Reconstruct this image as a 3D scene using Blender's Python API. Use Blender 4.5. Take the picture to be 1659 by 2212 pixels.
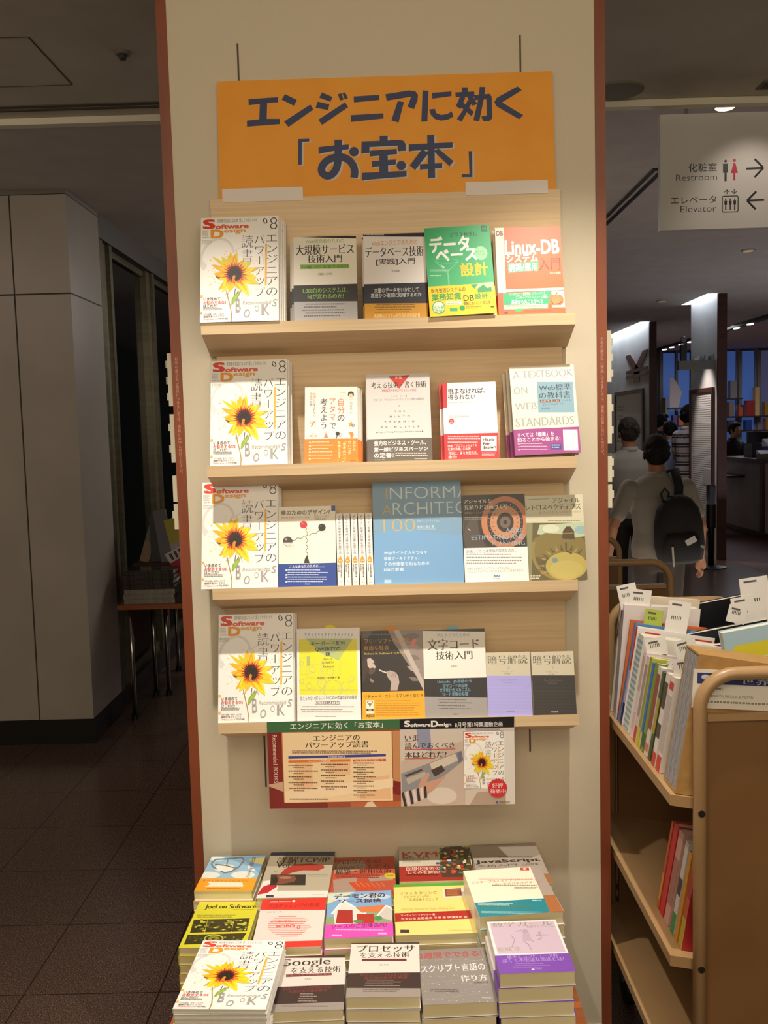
import bpy, bmesh, math, random
import numpy as np
from mathutils import Vector, Matrix, Euler

for o in list(bpy.data.objects):
    bpy.data.objects.remove(o, do_unlink=True)
SC = bpy.context.scene
COL = SC.collection
R = math.radians
rng = random.Random(11)

# ------------------------------------------------------------------ camera
cam_d = bpy.data.cameras.new('camera')
cam_d.sensor_fit = 'VERTICAL'
cam_d.sensor_height = 24.0
cam_d.lens = 24.0 * 2050.0 / 2212.0
cam_d.clip_start = 0.05
cam_d.clip_end = 60
cam = bpy.data.objects.new('camera', cam_d)
COL.objects.link(cam)
def aim_camera(loc, pitch, yaw, roll):
    cp, sp, cy, sy = math.cos(pitch), math.sin(pitch), math.cos(yaw), math.sin(yaw)
    f = Vector((sy*cp, cy*cp, sp)); r0 = Vector((cy, -sy, 0)); u0 = r0.cross(f)
    r = r0*math.cos(roll) + u0*math.sin(roll)
    u = -r0*math.sin(roll) + u0*math.cos(roll)
    m = Matrix((r, u, -f)).transposed().to_4x4()
    m.translation = Vector(loc)
    cam.matrix_world = m
aim_camera((0, -2.32, 1.60), R(-4.891), R(-0.534), R(-1.552))
SC.camera = cam

# ------------------------------------------------------------------ light
SC.view_settings.view_transform = 'Standard'
SC.view_settings.look = 'None'
SC.view_settings.gamma = 1.0
SC.view_settings.use_curve_mapping = False
SC.view_settings.exposure = 0.06
world = bpy.data.worlds.new('hall_dimness')
SC.world = world
world.use_nodes = True
world.node_tree.nodes['Background'].inputs[0].default_value = (1.0, 0.85, 0.66, 1)
world.node_tree.nodes['Background'].inputs[1].default_value = 0.22

def lamp(name, kind, loc, target, power, color, **kw):
    d = bpy.data.lights.new(name, kind)
    d.energy = power
    d.color = color
    for k, v in kw.items():
        setattr(d, k, v)
    o = bpy.data.objects.new(name, d)
    COL.objects.link(o)
    o.location = loc
    o.rotation_euler = (Vector(target) - Vector(loc)).to_track_quat('-Z', 'Y').to_euler()
    return o
WARM = (1.0, 0.92, 0.82)
lamp('spot_left', 'SPOT', (-0.42, -0.68, 2.84), (-0.38, -0.34, 0.55), 126, WARM, spot_size=R(62), spot_blend=0.93, shadow_soft_size=0.02)
lamp('spot_right', 'SPOT', (0.46, -0.68, 2.84), (0.45, -0.22, 0.9), 122, WARM, spot_size=R(65), spot_blend=0.86, shadow_soft_size=0.02)
lamp('hall_ceiling_light', 'AREA', (0.0, -2.2, 2.85), (0.0, -0.9, 1.2), 40, (1.0, 0.84, 0.62), shape='RECTANGLE', size=2.6, size_y=1.4)
lamp('rear_fill', 'AREA', (0.3, -4.3, 2.3), (0.0, -0.2, 0.6), 26, (1.0, 0.84, 0.64), shape='RECTANGLE', size=2.4, size_y=1.0)  # unseen fill behind the camera, added for more frontal ambient
lamp('window_table_light', 'AREA', (0.5, 5.2, 2.75), (-1.4, 3.4, 0.7), 26, (1.0, 0.93, 0.84), size=0.8)  # added fill, brightens the window wall and its book table
lamp('sign_spot', 'SPOT', (1.52, 1.25, 2.86), (1.47, 1.63, 2.45), 4.0, (1.0, 0.86, 0.74), spot_size=R(62), spot_blend=0.8, shadow_soft_size=0.02)
lamp('left_panel_fill', 'AREA', (-2.6, 0.6, 2.82), (-2.2, 2.5, 1.0), 5, (1.0, 0.84, 0.70), size=1.0)  # added fill for the dim grey panels, no lamp of the place
lamp('shop_light', 'AREA', (6.3, 13.5, 3.0), (6.3, 13.4, 0.0), 70, (0.92, 0.92, 1.0), size=2.5)
lamp('aisle_light', 'AREA', (2.6, 5.5, 3.0), (2.6, 5.5, 0.0), 14, (1.0, 0.9, 0.85), size=1.6)
lamp('shop_bounce', 'AREA', (4.6, 7.0, 0.7), (4.6, 7.0, 3.0), 16, (0.95, 0.93, 1.0), size=3.0)  # upward fill added in place of light bounced onto the shop ceiling
lamp('aisle_bounce', 'AREA', (2.0, 3.6, 0.5), (2.0, 3.6, 3.0), 9, (1.0, 0.86, 0.76), size=1.6)  # same for the aisle: added uplight standing in for floor bounce
lamp('notice_spot', 'SPOT', (3.35, 8.95, 2.75), (3.75, 9.0, 1.3), 90, (1.0, 0.86, 0.80), spot_size=R(50), spot_blend=0.8, shadow_soft_size=0.03)

# ------------------------------------------------------------------ materials
def lin(h):
    h = h.lstrip('#')
    out = []
    for i in (0, 2, 4):
        c = int(h[i:i+2], 16) / 255
        out.append(c/12.92 if c <= 0.04045 else ((c+0.055)/1.055)**2.4)
    return out
_mats = {}
def M(h, rough=0.42, metal=0.0, spec=0.5):
    key = (h, rough, metal, spec)
    if key in _mats:
        return _mats[key]
    m = bpy.data.materials.new('ink_' + h.strip('#'))
    m.use_nodes = True
    b = m.node_tree.nodes['Principled BSDF']
    b.inputs['Base Color'].default_value = (*lin(h), 1)
    b.inputs['Roughness'].default_value = rough
    b.inputs['Metallic'].default_value = metal
    b.inputs['Specular IOR Level'].default_value = spec
    _mats[key] = m
    return m
def noise_mat(name, c1, c2, scale=(20, 20, 20), detail=4, rough=0.5, bump=0.0, metal=0.0, spec=0.5, fac=(0.35, 0.65), rough2=None):
    m = bpy.data.materials.new(name)
    m.use_nodes = True
    nt = m.node_tree
    b = nt.nodes['Principled BSDF']
    tc = nt.nodes.new('ShaderNodeTexCoord')
    mp = nt.nodes.new('ShaderNodeMapping')
    mp.inputs['Scale'].default_value = scale
    nz = nt.nodes.new('ShaderNodeTexNoise')
    nz.inputs['Scale'].default_value = 1.0
    nz.inputs['Detail'].default_value = detail
    cr = nt.nodes.new('ShaderNodeValToRGB')
    cr.color_ramp.elements[0].position = fac[0]
    cr.color_ramp.elements[0].color = (*lin(c1), 1)
    cr.color_ramp.elements[1].position = fac[1]
    cr.color_ramp.elements[1].color = (*lin(c2), 1)
    L = nt.links.new
    L(tc.outputs['Object'], mp.inputs[0]); L(mp.outputs[0], nz.inputs['Vector']); L(nz.outputs[0], cr.inputs[0])
    L(cr.outputs[0], b.inputs['Base Color'])
    b.inputs['Roughness'].default_value = rough
    b.inputs['Metallic'].default_value = metal
    b.inputs['Specular IOR Level'].default_value = spec
    if bump:
        bp = nt.nodes.new('ShaderNodeBump')
        bp.inputs['Strength'].default_value = bump
        bp.inputs['Distance'].default_value = 0.002
        L(nz.outputs[0], bp.inputs['Height']); L(bp.outputs[0], b.inputs['Normal'])
    return m
def emit_mat(name, h, strength):
    m = bpy.data.materials.new(name)
    m.use_nodes = True
    b = m.node_tree.nodes['Principled BSDF']
    b.inputs['Base Color'].default_value = (*lin(h), 1)
    b.inputs['Emission Color'].default_value = (*lin(h), 1)
    b.inputs['Emission Strength'].default_value = strength
    return m

MAT_WALL = noise_mat('cream_wallpaper', '#d0c4ab', '#d5c9b0', (420, 420, 420), 2, 0.85, 0.12)
MAT_TRIM = noise_mat('red_brown_board', '#7a3c22', '#8a4729', (14, 14, 3), 5, 0.45)
MAT_WOOD = noise_mat('pale_wood_veneer', '#d5b78d', '#e0c59c', (3, 40, 160), 5, 0.5)
MAT_CEIL = noise_mat('ceiling_board', '#cfc7b6', '#d6cebd', (6, 6, 6), 3, 0.9)
MAT_CEIL_FAR = noise_mat('far_ceiling_board', '#c9c0b8', '#d0c7bf', (6, 6, 6), 3, 0.9)
MAT_PANEL = noise_mat('grey_wall_panel', '#a89e93', '#b0a69b', (3, 3, 3), 2, 0.34)
MAT_PAGES = noise_mat('cream_page_edges', '#e4d8aa', '#efe4bc', (6, 6, 900), 2, 0.8)
MAT_PAGES_W = noise_mat('white_page_edges', '#d8d3c2', '#e2ddce', (6, 6, 900), 2, 0.8)
MAT_TAN = noise_mat('tan_metal_paint', '#a8855a', '#b08d62', (5, 5, 5), 2, 0.38)
MAT_TAN_D = noise_mat('tan_panel_paint', '#7a552e', '#825d36', (5, 5, 5), 2, 0.45)
MAT_CARD = noise_mat('brown_cardboard', '#a87f45', '#b38a50', (60, 60, 60), 3, 0.8)
MAT_TABLE = noise_mat('orange_brown_wood', '#9c5528', '#b06536', (4, 30, 30), 5, 0.4)
MAT_DARKWOOD = noise_mat('dark_brown_wood', '#3a1d16', '#45241b', (4, 4, 20), 4, 0.4)
MAT_CHROME = noise_mat('brushed_chrome', '#b8b6b0', '#c8c6c0', (40, 40, 3), 2, 0.18, 0, 1.0)
MAT_BLACK = noise_mat('black_fabric', '#0d0c0d', '#141314', (90, 90, 90), 3, 0.8)
MAT_SKIN = noise_mat('skin', '#a8714f', '#b27c59', (20, 20, 20), 3, 0.55)
MAT_HAIR = noise_mat('black_hair', '#0f0c0b', '#1b1614', (160, 160, 20), 4, 0.8, 0, 0, 0.25)
MAT_HAIR_G = noise_mat('greying_hair', '#1e1a18', '#37322e', (160, 160, 20), 4, 0.8, 0, 0, 0.25)

# ------------------------------------------------------------------ mesh builder
class MB:
    def __init__(s):
        s.v = []; s.f = []; s.m = []; s.mats = []
    def mi(s, mat):
        if mat not in s.mats:
            s.mats.append(mat)
        return s.mats.index(mat)
    def add(s, vs, fs, mat, X=None):
        b = len(s.v)
        s.v += [tuple(X @ Vector(p)) for p in vs] if X is not None else [tuple(p) for p in vs]
        i = s.mi(mat)
        for f in fs:
            s.f.append(tuple(b+k for k in f)); s.m.append(i)
    def box(s, x0, x1, y0, y1, z0, z1, mat, X=None):
        vs = [(x0,y0,z0),(x1,y0,z0),(x1,y1,z0),(x0,y1,z0),(x0,y0,z1),(x1,y0,z1),(x1,y1,z1),(x0,y1,z1)]
        s.add(vs, [(0,3,2,1),(4,5,6,7),(0,1,5,4),(1,2,6,5),(2,3,7,6),(3,0,4,7)], mat, X)
        return s
    def prism(s, pts, axis, a, b, mat, X=None):   # outline extruded along x / y / z
        n = len(pts)
        def P(p, t):
            return (t, p[0], p[1]) if axis == 'x' else (p[0], t, p[1]) if axis == 'y' else (p[0], p[1], t)
        vs = [P(p, a) for p in pts] + [P(p, b) for p in pts]
        fs = [tuple(range(n-1, -1, -1)), tuple(range(n, 2*n))] + [(i, (i+1) % n, n+(i+1) % n, n+i) for i in range(n)]
        s.add(vs, fs, mat, X)
        return s
    def rbox(s, x0, x1, z0, z1, r, y0, y1, mat, X=None, seg=5):   # slab in x-z with rounded corners
        pts = []
        for cx, cz, a0 in ((x1-r, z0+r, -90), (x1-r, z1-r, 0), (x0+r, z1-r, 90), (x0+r, z0+r, 180)):
            for k in range(seg+1):
                a = R(a0 + 90*k/seg)
                pts.append((cx+r*math.cos(a), cz+r*math.sin(a)))
        return s.prism(pts, 'y', y0, y1, mat, X)
    def tube(s, path, rad, mat, seg=10, X=None, flat=1.0):
        path = [Vector(p) for p in path]
        if not isinstance(rad, (list, tuple)):
            rad = [rad]*len(path)
        rings = []
        up = None
        for i, p in enumerate(path):
            t = (path[min(i+1, len(path)-1)] - path[max(i-1, 0)]).normalized()
            if up is None:
                up = Vector((0, 0, 1)) if abs(t.z) < 0.9 else Vector((0, 1, 0))
            a = t.cross(up)
            if a.length < 1e-6:
                a = t.orthogonal()
            a.normalize()
            b = a.cross(t).normalized()
            up = b
            rings.append([p + a*math.cos(k*2*math.pi/seg)*rad[i] + b*math.sin(k*2*math.pi/seg)*rad[i]*flat for k in range(seg)])
        vs = [q for r_ in rings for q in r_]
        fs = []
        for i in range(len(rings)-1):
            for k in range(seg):
                fs.append((i*seg+k, i*seg+(k+1) % seg, (i+1)*seg+(k+1) % seg, (i+1)*seg+k))
        fs.append(tuple(range(seg-1, -1, -1)))
        fs.append(tuple(range((len(rings)-1)*seg, len(rings)*seg)))
        s.add(vs, fs, mat, X)
        return s
    def rings(s, rs, mat, seg=20, X=None):    # stacked ellipses: (z, cx, cy, rx, ry)
        vs = []
        for z, cx, cy, rx, ry in rs:
            vs += [(cx+rx*math.cos(2*math.pi*k/seg), cy+ry*math.sin(2*math.pi*k/seg), z) for k in range(seg)]
        fs = []
        for i in range(len(rs)-1):
            for k in range(seg):
                fs.append((i*seg+k, i*seg+(k+1) % seg, (i+1)*seg+(k+1) % seg, (i+1)*seg+k))
        fs.append(tuple(range(seg-1, -1, -1)))
        fs.append(tuple(range((len(rs)-1)*seg, len(rs)*seg)))
        s.add(vs, fs, mat, X)
        return s
    def ball(s, c, rx, ry, rz, mat, X=None, seg=16, rows=10):
        rs = []
        for i in range(rows+1):
            a = -math.pi/2*0.985 + math.pi*0.985*i/rows
            rs.append((c[2]+rz*math.sin(a), c[0], c[1], rx*math.cos(a), ry*math.cos(a)))
        return s.rings(rs, mat, seg, X)
    def build(s, name, parent=None, smooth=False):
        me = bpy.data.meshes.new(name)
        me.from_pydata(s.v, [], s.f)
        for m in s.mats:
            me.materials.append(m)
        me.polygons.foreach_set('material_index', s.m)
        if smooth:
            me.polygons.foreach_set('use_smooth', [True]*len(me.polygons))
        me.update()
        o = bpy.data.objects.new(name, me)
        COL.objects.link(o)
        if parent is not None:
            o.parent = parent
        return o
def tag(o, label=None, cat=None, group=None, kind=None):
    if label: o['label'] = label
    if cat: o['category'] = cat
    if group: o['group'] = group
    if kind: o['kind'] = kind
    return o
def thing(name, label, cat, loc=(0, 0, 0), rot=(0, 0, 0), group=None):
    o = bpy.data.objects.new(name, None)
    COL.objects.link(o)
    o.empty_display_size = 0.05
    o.location = loc
    o.rotation_euler = rot
    return tag(o, label, cat, group)
def struct(name, mb, smooth=False):
    return tag(mb.build(name, None, smooth), kind='structure')
KIDS = {}
def copy_tree(o, parent=None):
    c = o.copy()
    COL.objects.link(c)
    c.parent = parent
    for ch in list(o.children):
        copy_tree(ch, c)
    return c

# ------------------------------------------------------------------ lettering
_cu = bpy.data.curves.new('lettering', 'FONT')
_cu.resolution_u = 3
_to = bpy.data.objects.new('lettering', _cu)
COL.objects.link(_to)
_gl = {}
def raw_text(t, weight):
    k = (t, weight)
    if k not in _gl:
        _cu.body = t
        _cu.offset = weight
        dg = bpy.context.evaluated_depsgraph_get()
        dg.update()
        ev = _to.evaluated_get(dg)
        me = ev.to_mesh()
        vs = np.array([(v.co.x, v.co.y) for v in me.vertices]).reshape(-1, 2)
        fs = [tuple(p.vertices) for p in me.polygons]
        ev.to_mesh_clear()
        _gl[k] = (vs, fs)
    return _gl[k]
def glyphs(t, weight=0.0, vertical=False, mincho=False):
    """vertices, and face groups; groups overlap, so each is later laid on a layer of its own"""
    if mincho:
        k = 0.024 + max(weight, 0) if mincho is True else 0.013
        shifts = [(-k, 0), (0, 0), (k, 0)]
        off = -0.012 if mincho is True else -0.019
    elif weight > 0.006:
        w = weight*0.8
        shifts = [(-w, -w), (w, -w), (-w, w), (w, w)]
        if weight > 0.025:
            shifts += [(0, 0)]
        off = 0.0
    else:
        shifts = [(0, 0)]
        off = weight
    parts = []
    if not vertical:
        parts.append(raw_text(t, off))
    else:
        for i, ch in enumerate(t):
            if ch in ' 　':
                continue
            vs, fs = raw_text(ch, off)
            vs = vs.copy()
            if ch in 'ー…「」[]()':
                c = np.array([0.5, 0.38])
                d = vs - c
                vs = np.stack([d[:, 1], -d[:, 0]], 1) + c
            elif ch in '、。':
                vs += np.array([0.55, 0.55])
            elif ch in 'ッャュョ':
                vs += np.array([0.1, 0.12])
            parts.append((vs - np.array([0, i*1.0]), fs))
    V, F = [], []
    n = 0
    for dx, dy in shifts:
        G = []
        for vs, fs in parts:
            V.append(vs + np.array([dx, dy]))
            G += [tuple(k+n for k in f) for f in fs]
            n += len(vs)
        F.append(G)
    return np.concatenate(V), F

def clip01(P):
    for ax in (0, 1):
        for lo in (True, False):
            out = []
            for i in range(len(P)):
                a, b = P[i-1], P[i]
                ia = a[ax] >= 0 if lo else a[ax] <= 1
                ib = b[ax] >= 0 if lo else b[ax] <= 1
                if ia != ib:
                    lim = 0.0 if lo else 1.0
                    t = (lim-a[ax])/(b[ax]-a[ax])
                    out.append((a[0]+t*(b[0]-a[0]), a[1]+t*(b[1]-a[1])))
                if ib:
                    out.append(b)
            P = out
            if len(P) < 3:
                return []
    return P

def homography(q):
    A, B = [], []
    for (x, y), (u, v) in zip(q, ((0, 0), (1, 0), (1, 1), (0, 1))):
        A.append([x, y, 1, 0, 0, 0, -u*x, -u*y]); B.append(u)
        A.append([0, 0, 0, x, y, 1, -v*x, -v*y]); B.append(v)
    return np.append(np.linalg.solve(np.array(A, float), np.array(B, float)), 1).reshape(3, 3)

STEP = 3.5e-6
class Art:
    """Prints shapes and lettering on a flat face. Design units are those of the four corners in quad
    (top left, top right, bottom right, bottom left); the face spans w by h, upright, looking to local -y."""
    def __init__(s, mb, w, h, quad, y0=0.0, x0=None, rough=0.38):
        s.mb, s.w, s.h, s.q, s.y, s.rough = mb, w, h, quad, y0, rough
        s.x0 = -w/2 if x0 is None else x0
        s.H = homography(quad)
        s.n = 0
        s.vmin = 0.0
        s.band = None
    def uv(s, x, y):
        a = s.H @ np.array([x, y, 1.0])
        return a[0]/a[2], a[1]/a[2]
    def _emit(s, polys, mat, stagger=False):
        s.n += 1
        vs, fs = [], []
        for i, P in enumerate(polys):
            yy = s.y - STEP*(s.n + (.3*(i % 3) if stagger else 0))
            if any(not (0 <= u <= 1 and 0 <= v <= 1) for u, v in P):
                P = clip01(P)
                if not P:
                    continue
            b = len(vs)
            vs += [(s.x0+u*s.w, yy, (1-v)*s.h) for u, v in P]
            fs.append(tuple(range(b, b+len(P))))
        if fs:
            s.mb.add(vs, fs, mat)
    def mat(s, c):
        return M(c, s.rough) if isinstance(c, str) else c
    def fill(s, c):
        s._emit([[(0, 0), (1, 0), (1, 1), (0, 1)]], s.mat(c))
    def poly(s, pts, c):
        s._emit([[s.uv(*p) for p in pts]], s.mat(c))
    def polys(s, L, c):
        s._emit([[s.uv(*p) for p in pts] for pts in L], s.mat(c), True)
    def rect(s, x0, y0, x1, y1, c):
        s.poly([(x0, y0), (x1, y0), (x1, y1), (x0, y1)], c)
    def urect(s, u0, v0, u1, v1, c):
        s._emit([[(u0, v0), (u1, v0), (u1, v1), (u0, v1)]], s.mat(c))
    def ell(s, cx, cy, rx, ry, c, n=22, rot=0):
        a = [2*math.pi*k/n for k in range(n)]
        ca, sa = math.cos(R(rot)), math.sin(R(rot))
        s.poly([(cx+rx*math.cos(t)*ca-ry*math.sin(t)*sa, cy+rx*math.cos(t)*sa+ry*math.sin(t)*ca) for t in a], c)
    def ring(s, cx, cy, rx, ry, wd, c, n=22, rot=0, a0=0, a1=360):
        ca, sa = math.cos(R(rot)), math.sin(R(rot))
        def P(t, k):
            x, y = (rx+k)*math.cos(t), (ry+k)*math.sin(t)
            return (cx+x*ca-y*sa, cy+x*sa+y*ca)
        ts = [R(a0+(a1-a0)*k/n) for k in range(n+1)]
        s.polys([[P(ts[i], -wd/2), P(ts[i+1], -wd/2), P(ts[i+1], wd/2), P(ts[i], wd/2)] for i in range(n)], c)
    def line(s, pts, wd, c):
        L = []
        for (xa, ya), (xb, yb) in zip(pts[:-1], pts[1:]):
            d = math.hypot(xb-xa, yb-ya) or 1
            nx, ny = -(yb-ya)/d*wd/2, (xb-xa)/d*wd/2
            L.append([(xa+nx, ya+ny), (xb+nx, yb+ny), (xb-nx, yb-ny), (xa-nx, ya-ny)])
        s.polys(L, c)
    def wave(s, x0, y0, x1, y1, amp, n, wd, c):
        pts = []
        for k in range(n*8+1):
            t = k/(n*8)
            d = math.hypot(x1-x0, y1-y0)
            nx, ny = -(y1-y0)/d, (x1-x0)/d
            a = amp*math.sin(t*n*2*math.pi)
            pts.append((x0+(x1-x0)*t+nx*a, y0+(y1-y0)*t+ny*a))
        s.line(pts, wd, c)
    def T(s, t, x0, y0, x1, y1, c, w=0.0, v=False, m=False, sl=0.0, rot=0):
        V, F = glyphs(t, w, v, m)
        if sl:
            V = V.copy(); V[:, 0] += sl*V[:, 1]
        if rot == 90:
            V = np.stack([V[:, 1], -V[:, 0]], 1)
        lo, hi = V.min(0), V.max(0)
        d = np.maximum(hi-lo, 1e-6)
        xm, ym = (x0+x1)/2, (y0+y1)/2
        ua, ub = s.uv(x0, ym)[0], s.uv(x1, ym)[0]
        va, vb = s.uv(xm, y0)[1], s.uv(xm, y1)[1]
        U = ua+(V[:, 0]-lo[0])/d[0]*(ub-ua)
        W = vb+(V[:, 1]-lo[1])/d[1]*(va-vb)
        for G in F:
            s._emit([[(U[k], W[k]) for k in f] for f in G], s.mat(c))
    def V(s, t, x0, y0, x1, y1, c, w=0.0, m=False):
        s.T(t, x0, y0, x1, y1, c, w, True, m)
    def greek(s, x0, y0, x1, y1, n, c, seed=1, k=0.55):     # lines of print too fine to read
        r = random.Random(seed)
        L = []
        dy = (y1-y0)/n
        for i in range(n):
            x = x0
            xe = x1-(x1-x0)*r.uniform(0, 0.25)
            while x < xe:
                wd = dy*r.uniform(0.5, 1.1)
                ya = y0+i*dy
                L.append([(x, ya), (min(x+wd*0.75, xe), ya), (min(x+wd*0.75, xe), ya+dy*k), (x, ya+dy*k)])
                x += wd
        s.polys(L, c)
    def vgreek(s, x0, y0, x1, y1, n, c, seed=1):
        r = random.Random(seed)
        L = []
        dx = (x1-x0)/n
        for i in range(n):
            y = y0
            ye = y1-(y1-y0)*r.uniform(0, 0.2)
            while y < ye:
                h = dx*r.uniform(0.5, 1.0)
                L.append([(x0+i*dx, y), (x0+i*dx+dx*0.6, y), (x0+i*dx+dx*0.6, y+h*0.7), (x0+i*dx, y+h*0.7)])
                y += h
        s.polys(L, c)
    def to_band(s, y, c, c2=None):           # from here on print on the paper band wrapped around the lower part
        xm = (s.q[0][0]+s.q[1][0]+s.q[2][0]+s.q[3][0])/4
        s.vmin = s.uv(xm, y)[1]
        s.mb = MB()
        s.band = s.mb
        s.band_color = c
        s.y -= 0.0006
        s.n = 0
        s.urect(0, s.vmin, 1, 1, c)

class Book:
    pass
def book(label, w, h, t, loc, rot, draw, quad, cover='#f2efe8', spine=None, group=None, cat='book', name='book', pages=None, left_spine=True, band_spine=None):
    root = thing(name, label, cat, loc, rot, group)
    cm = M(cover, 0.38)
    sm = M(spine or cover, 0.38)
    c = MB()
    bd = 0.0007
    c.box(-w/2, w/2, 0, bd, 0, h, cm)
    c.box(-w/2, w/2, t-bd, t, 0, h, sm)
    sx = -w/2 if left_spine else w/2-bd
    c.box(sx, sx+bd, bd, t-bd, 0, h, sm)
    art = Art(c, w, h, quad, 0.0)
    draw(art)
    c.build('cover', root)
    p = MB()
    p.box(-w/2+0.0012, w/2-0.0018, bd, t-bd, 0.0015, h-0.0015, pages or MAT_PAGES)
    p.build('page_block', root)
    if art.band is not None:
        b = art.band
        bm_ = M(band_spine or art.band_color, 0.38)
        hb = h*(1-art.vmin)
        e = 0.0005
        b.box(-w/2-e, -w/2, -e, t+e, 0, hb, bm_)
        b.box(w/2, w/2+e, -e, bd, 0, hb, bm_)
        b.box(-w/2-e, w/2+e, t, t+e, 0, hb, bm_)
        b.build('belly_band', root)
    return root
def plain(a):
    pass
# navy letters of the orange board, in millimetres on the wall (x, z)
SIGN_LINE_ONE=[[(-314.1,2386.4),(-244,2389),(-244.5,2377.2),(-270.6,2376.2),(-273,2340.3),(-242.3,2339.4),(-242.7,2327.4),(-320.3,2323.7),(-319.8,2337.6),(-290.6,2339.8),(-287.8,2374.8),(-314.2,2372.6)],
[(-227.6,2395.3),(-200.1,2381.2),(-207.9,2368.2),(-236.2,2383.3)],
[(-168.9,2369.9),(-161.9,2358.5),(-222.3,2320.1),(-232.4,2333)],
[(-140.7,2396.6),(-115.8,2385.3),(-121.4,2374.9),(-147.4,2384.8)],
[(-151.4,2376.1),(-124.1,2368.8),(-127.7,2356.1),(-156.9,2362.5)],
[(-87.1,2372.6),(-80.1,2361.4),(-142.7,2322.4),(-151.1,2334.9)],
[(-103.4,2391.6),(-94.5,2393.2),(-90.3,2378.8),(-98.8,2377)],
[(-93,2393.8),(-86,2395),(-80.1,2381.6),(-87.6,2379)],
[(-66.4,2385.2),(-5.8,2387.1),(-6.1,2375.5),(-66.1,2371.6)],
[(-74.6,2342.9),(2.6,2344.9),(2.7,2333.3),(-74.4,2327.4)],
[(8.4,2388.1),(64.2,2395.2),(78.9,2392.8),(85,2384.5),(83.6,2372.3),(74.7,2352.2),(59.5,2358.4),(69.1,2380.9),(11.1,2373.4)],
[(37,2371.6),(51.6,2369.2),(37.6,2322.7),(20.9,2328.3)],
[(96.3,2394.3),(109.9,2392.9),(105.6,2323.8),(91.3,2323.2)],
[(117.6,2388),(163.8,2389.9),(163.6,2379.5),(118.8,2374.9)],
[(110.4,2350.5),(123.7,2351.6),(127.1,2341.5),(138.5,2337.1),(153.3,2338.7),(162.9,2344.9),(167.9,2333.2),(155.1,2326.4),(138.3,2324.2),(123.6,2328.3),(114.4,2337.8)],
[(188.1,2398.7),(201.7,2398.3),(201.5,2385.1),(187.9,2385.5)],
[(172.8,2387.4),(217.3,2388.3),(217.1,2376.5),(173.4,2376.8)],
[(184.6,2379.5),(196.1,2375.1),(184,2349),(173.6,2356.4)],
[(201.3,2377),(212.9,2378.7),(223.5,2359.7),(212.9,2355.9),(204.3,2365.7)],
[(201.2,2368.8),(212.7,2365.5),(186.1,2320),(175.1,2326.8),(192.4,2349.8)],
[(188.5,2366.2),(215.4,2342),(209.9,2331.9),(183.1,2355.1)],
[(217.1,2379.6),(252.8,2382),(258,2375.3),(258.6,2326.4),(252.8,2320.5),(238.1,2319.9),(232,2330.3),(243.6,2332.6),(245.7,2331.9),(245.3,2369.6),(216.9,2368.4)],
[(230.1,2398.5),(243.3,2397.7),(240.6,2375.8),(227.6,2320.2),(213.9,2322.6),(226.4,2370.1)],
[(319.1,2396.9),(328.8,2387.8),(281.9,2361.4),(331.4,2331),(321.6,2322.2),(269.1,2353),(264,2362.5),(269.4,2371.9)]]
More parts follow.
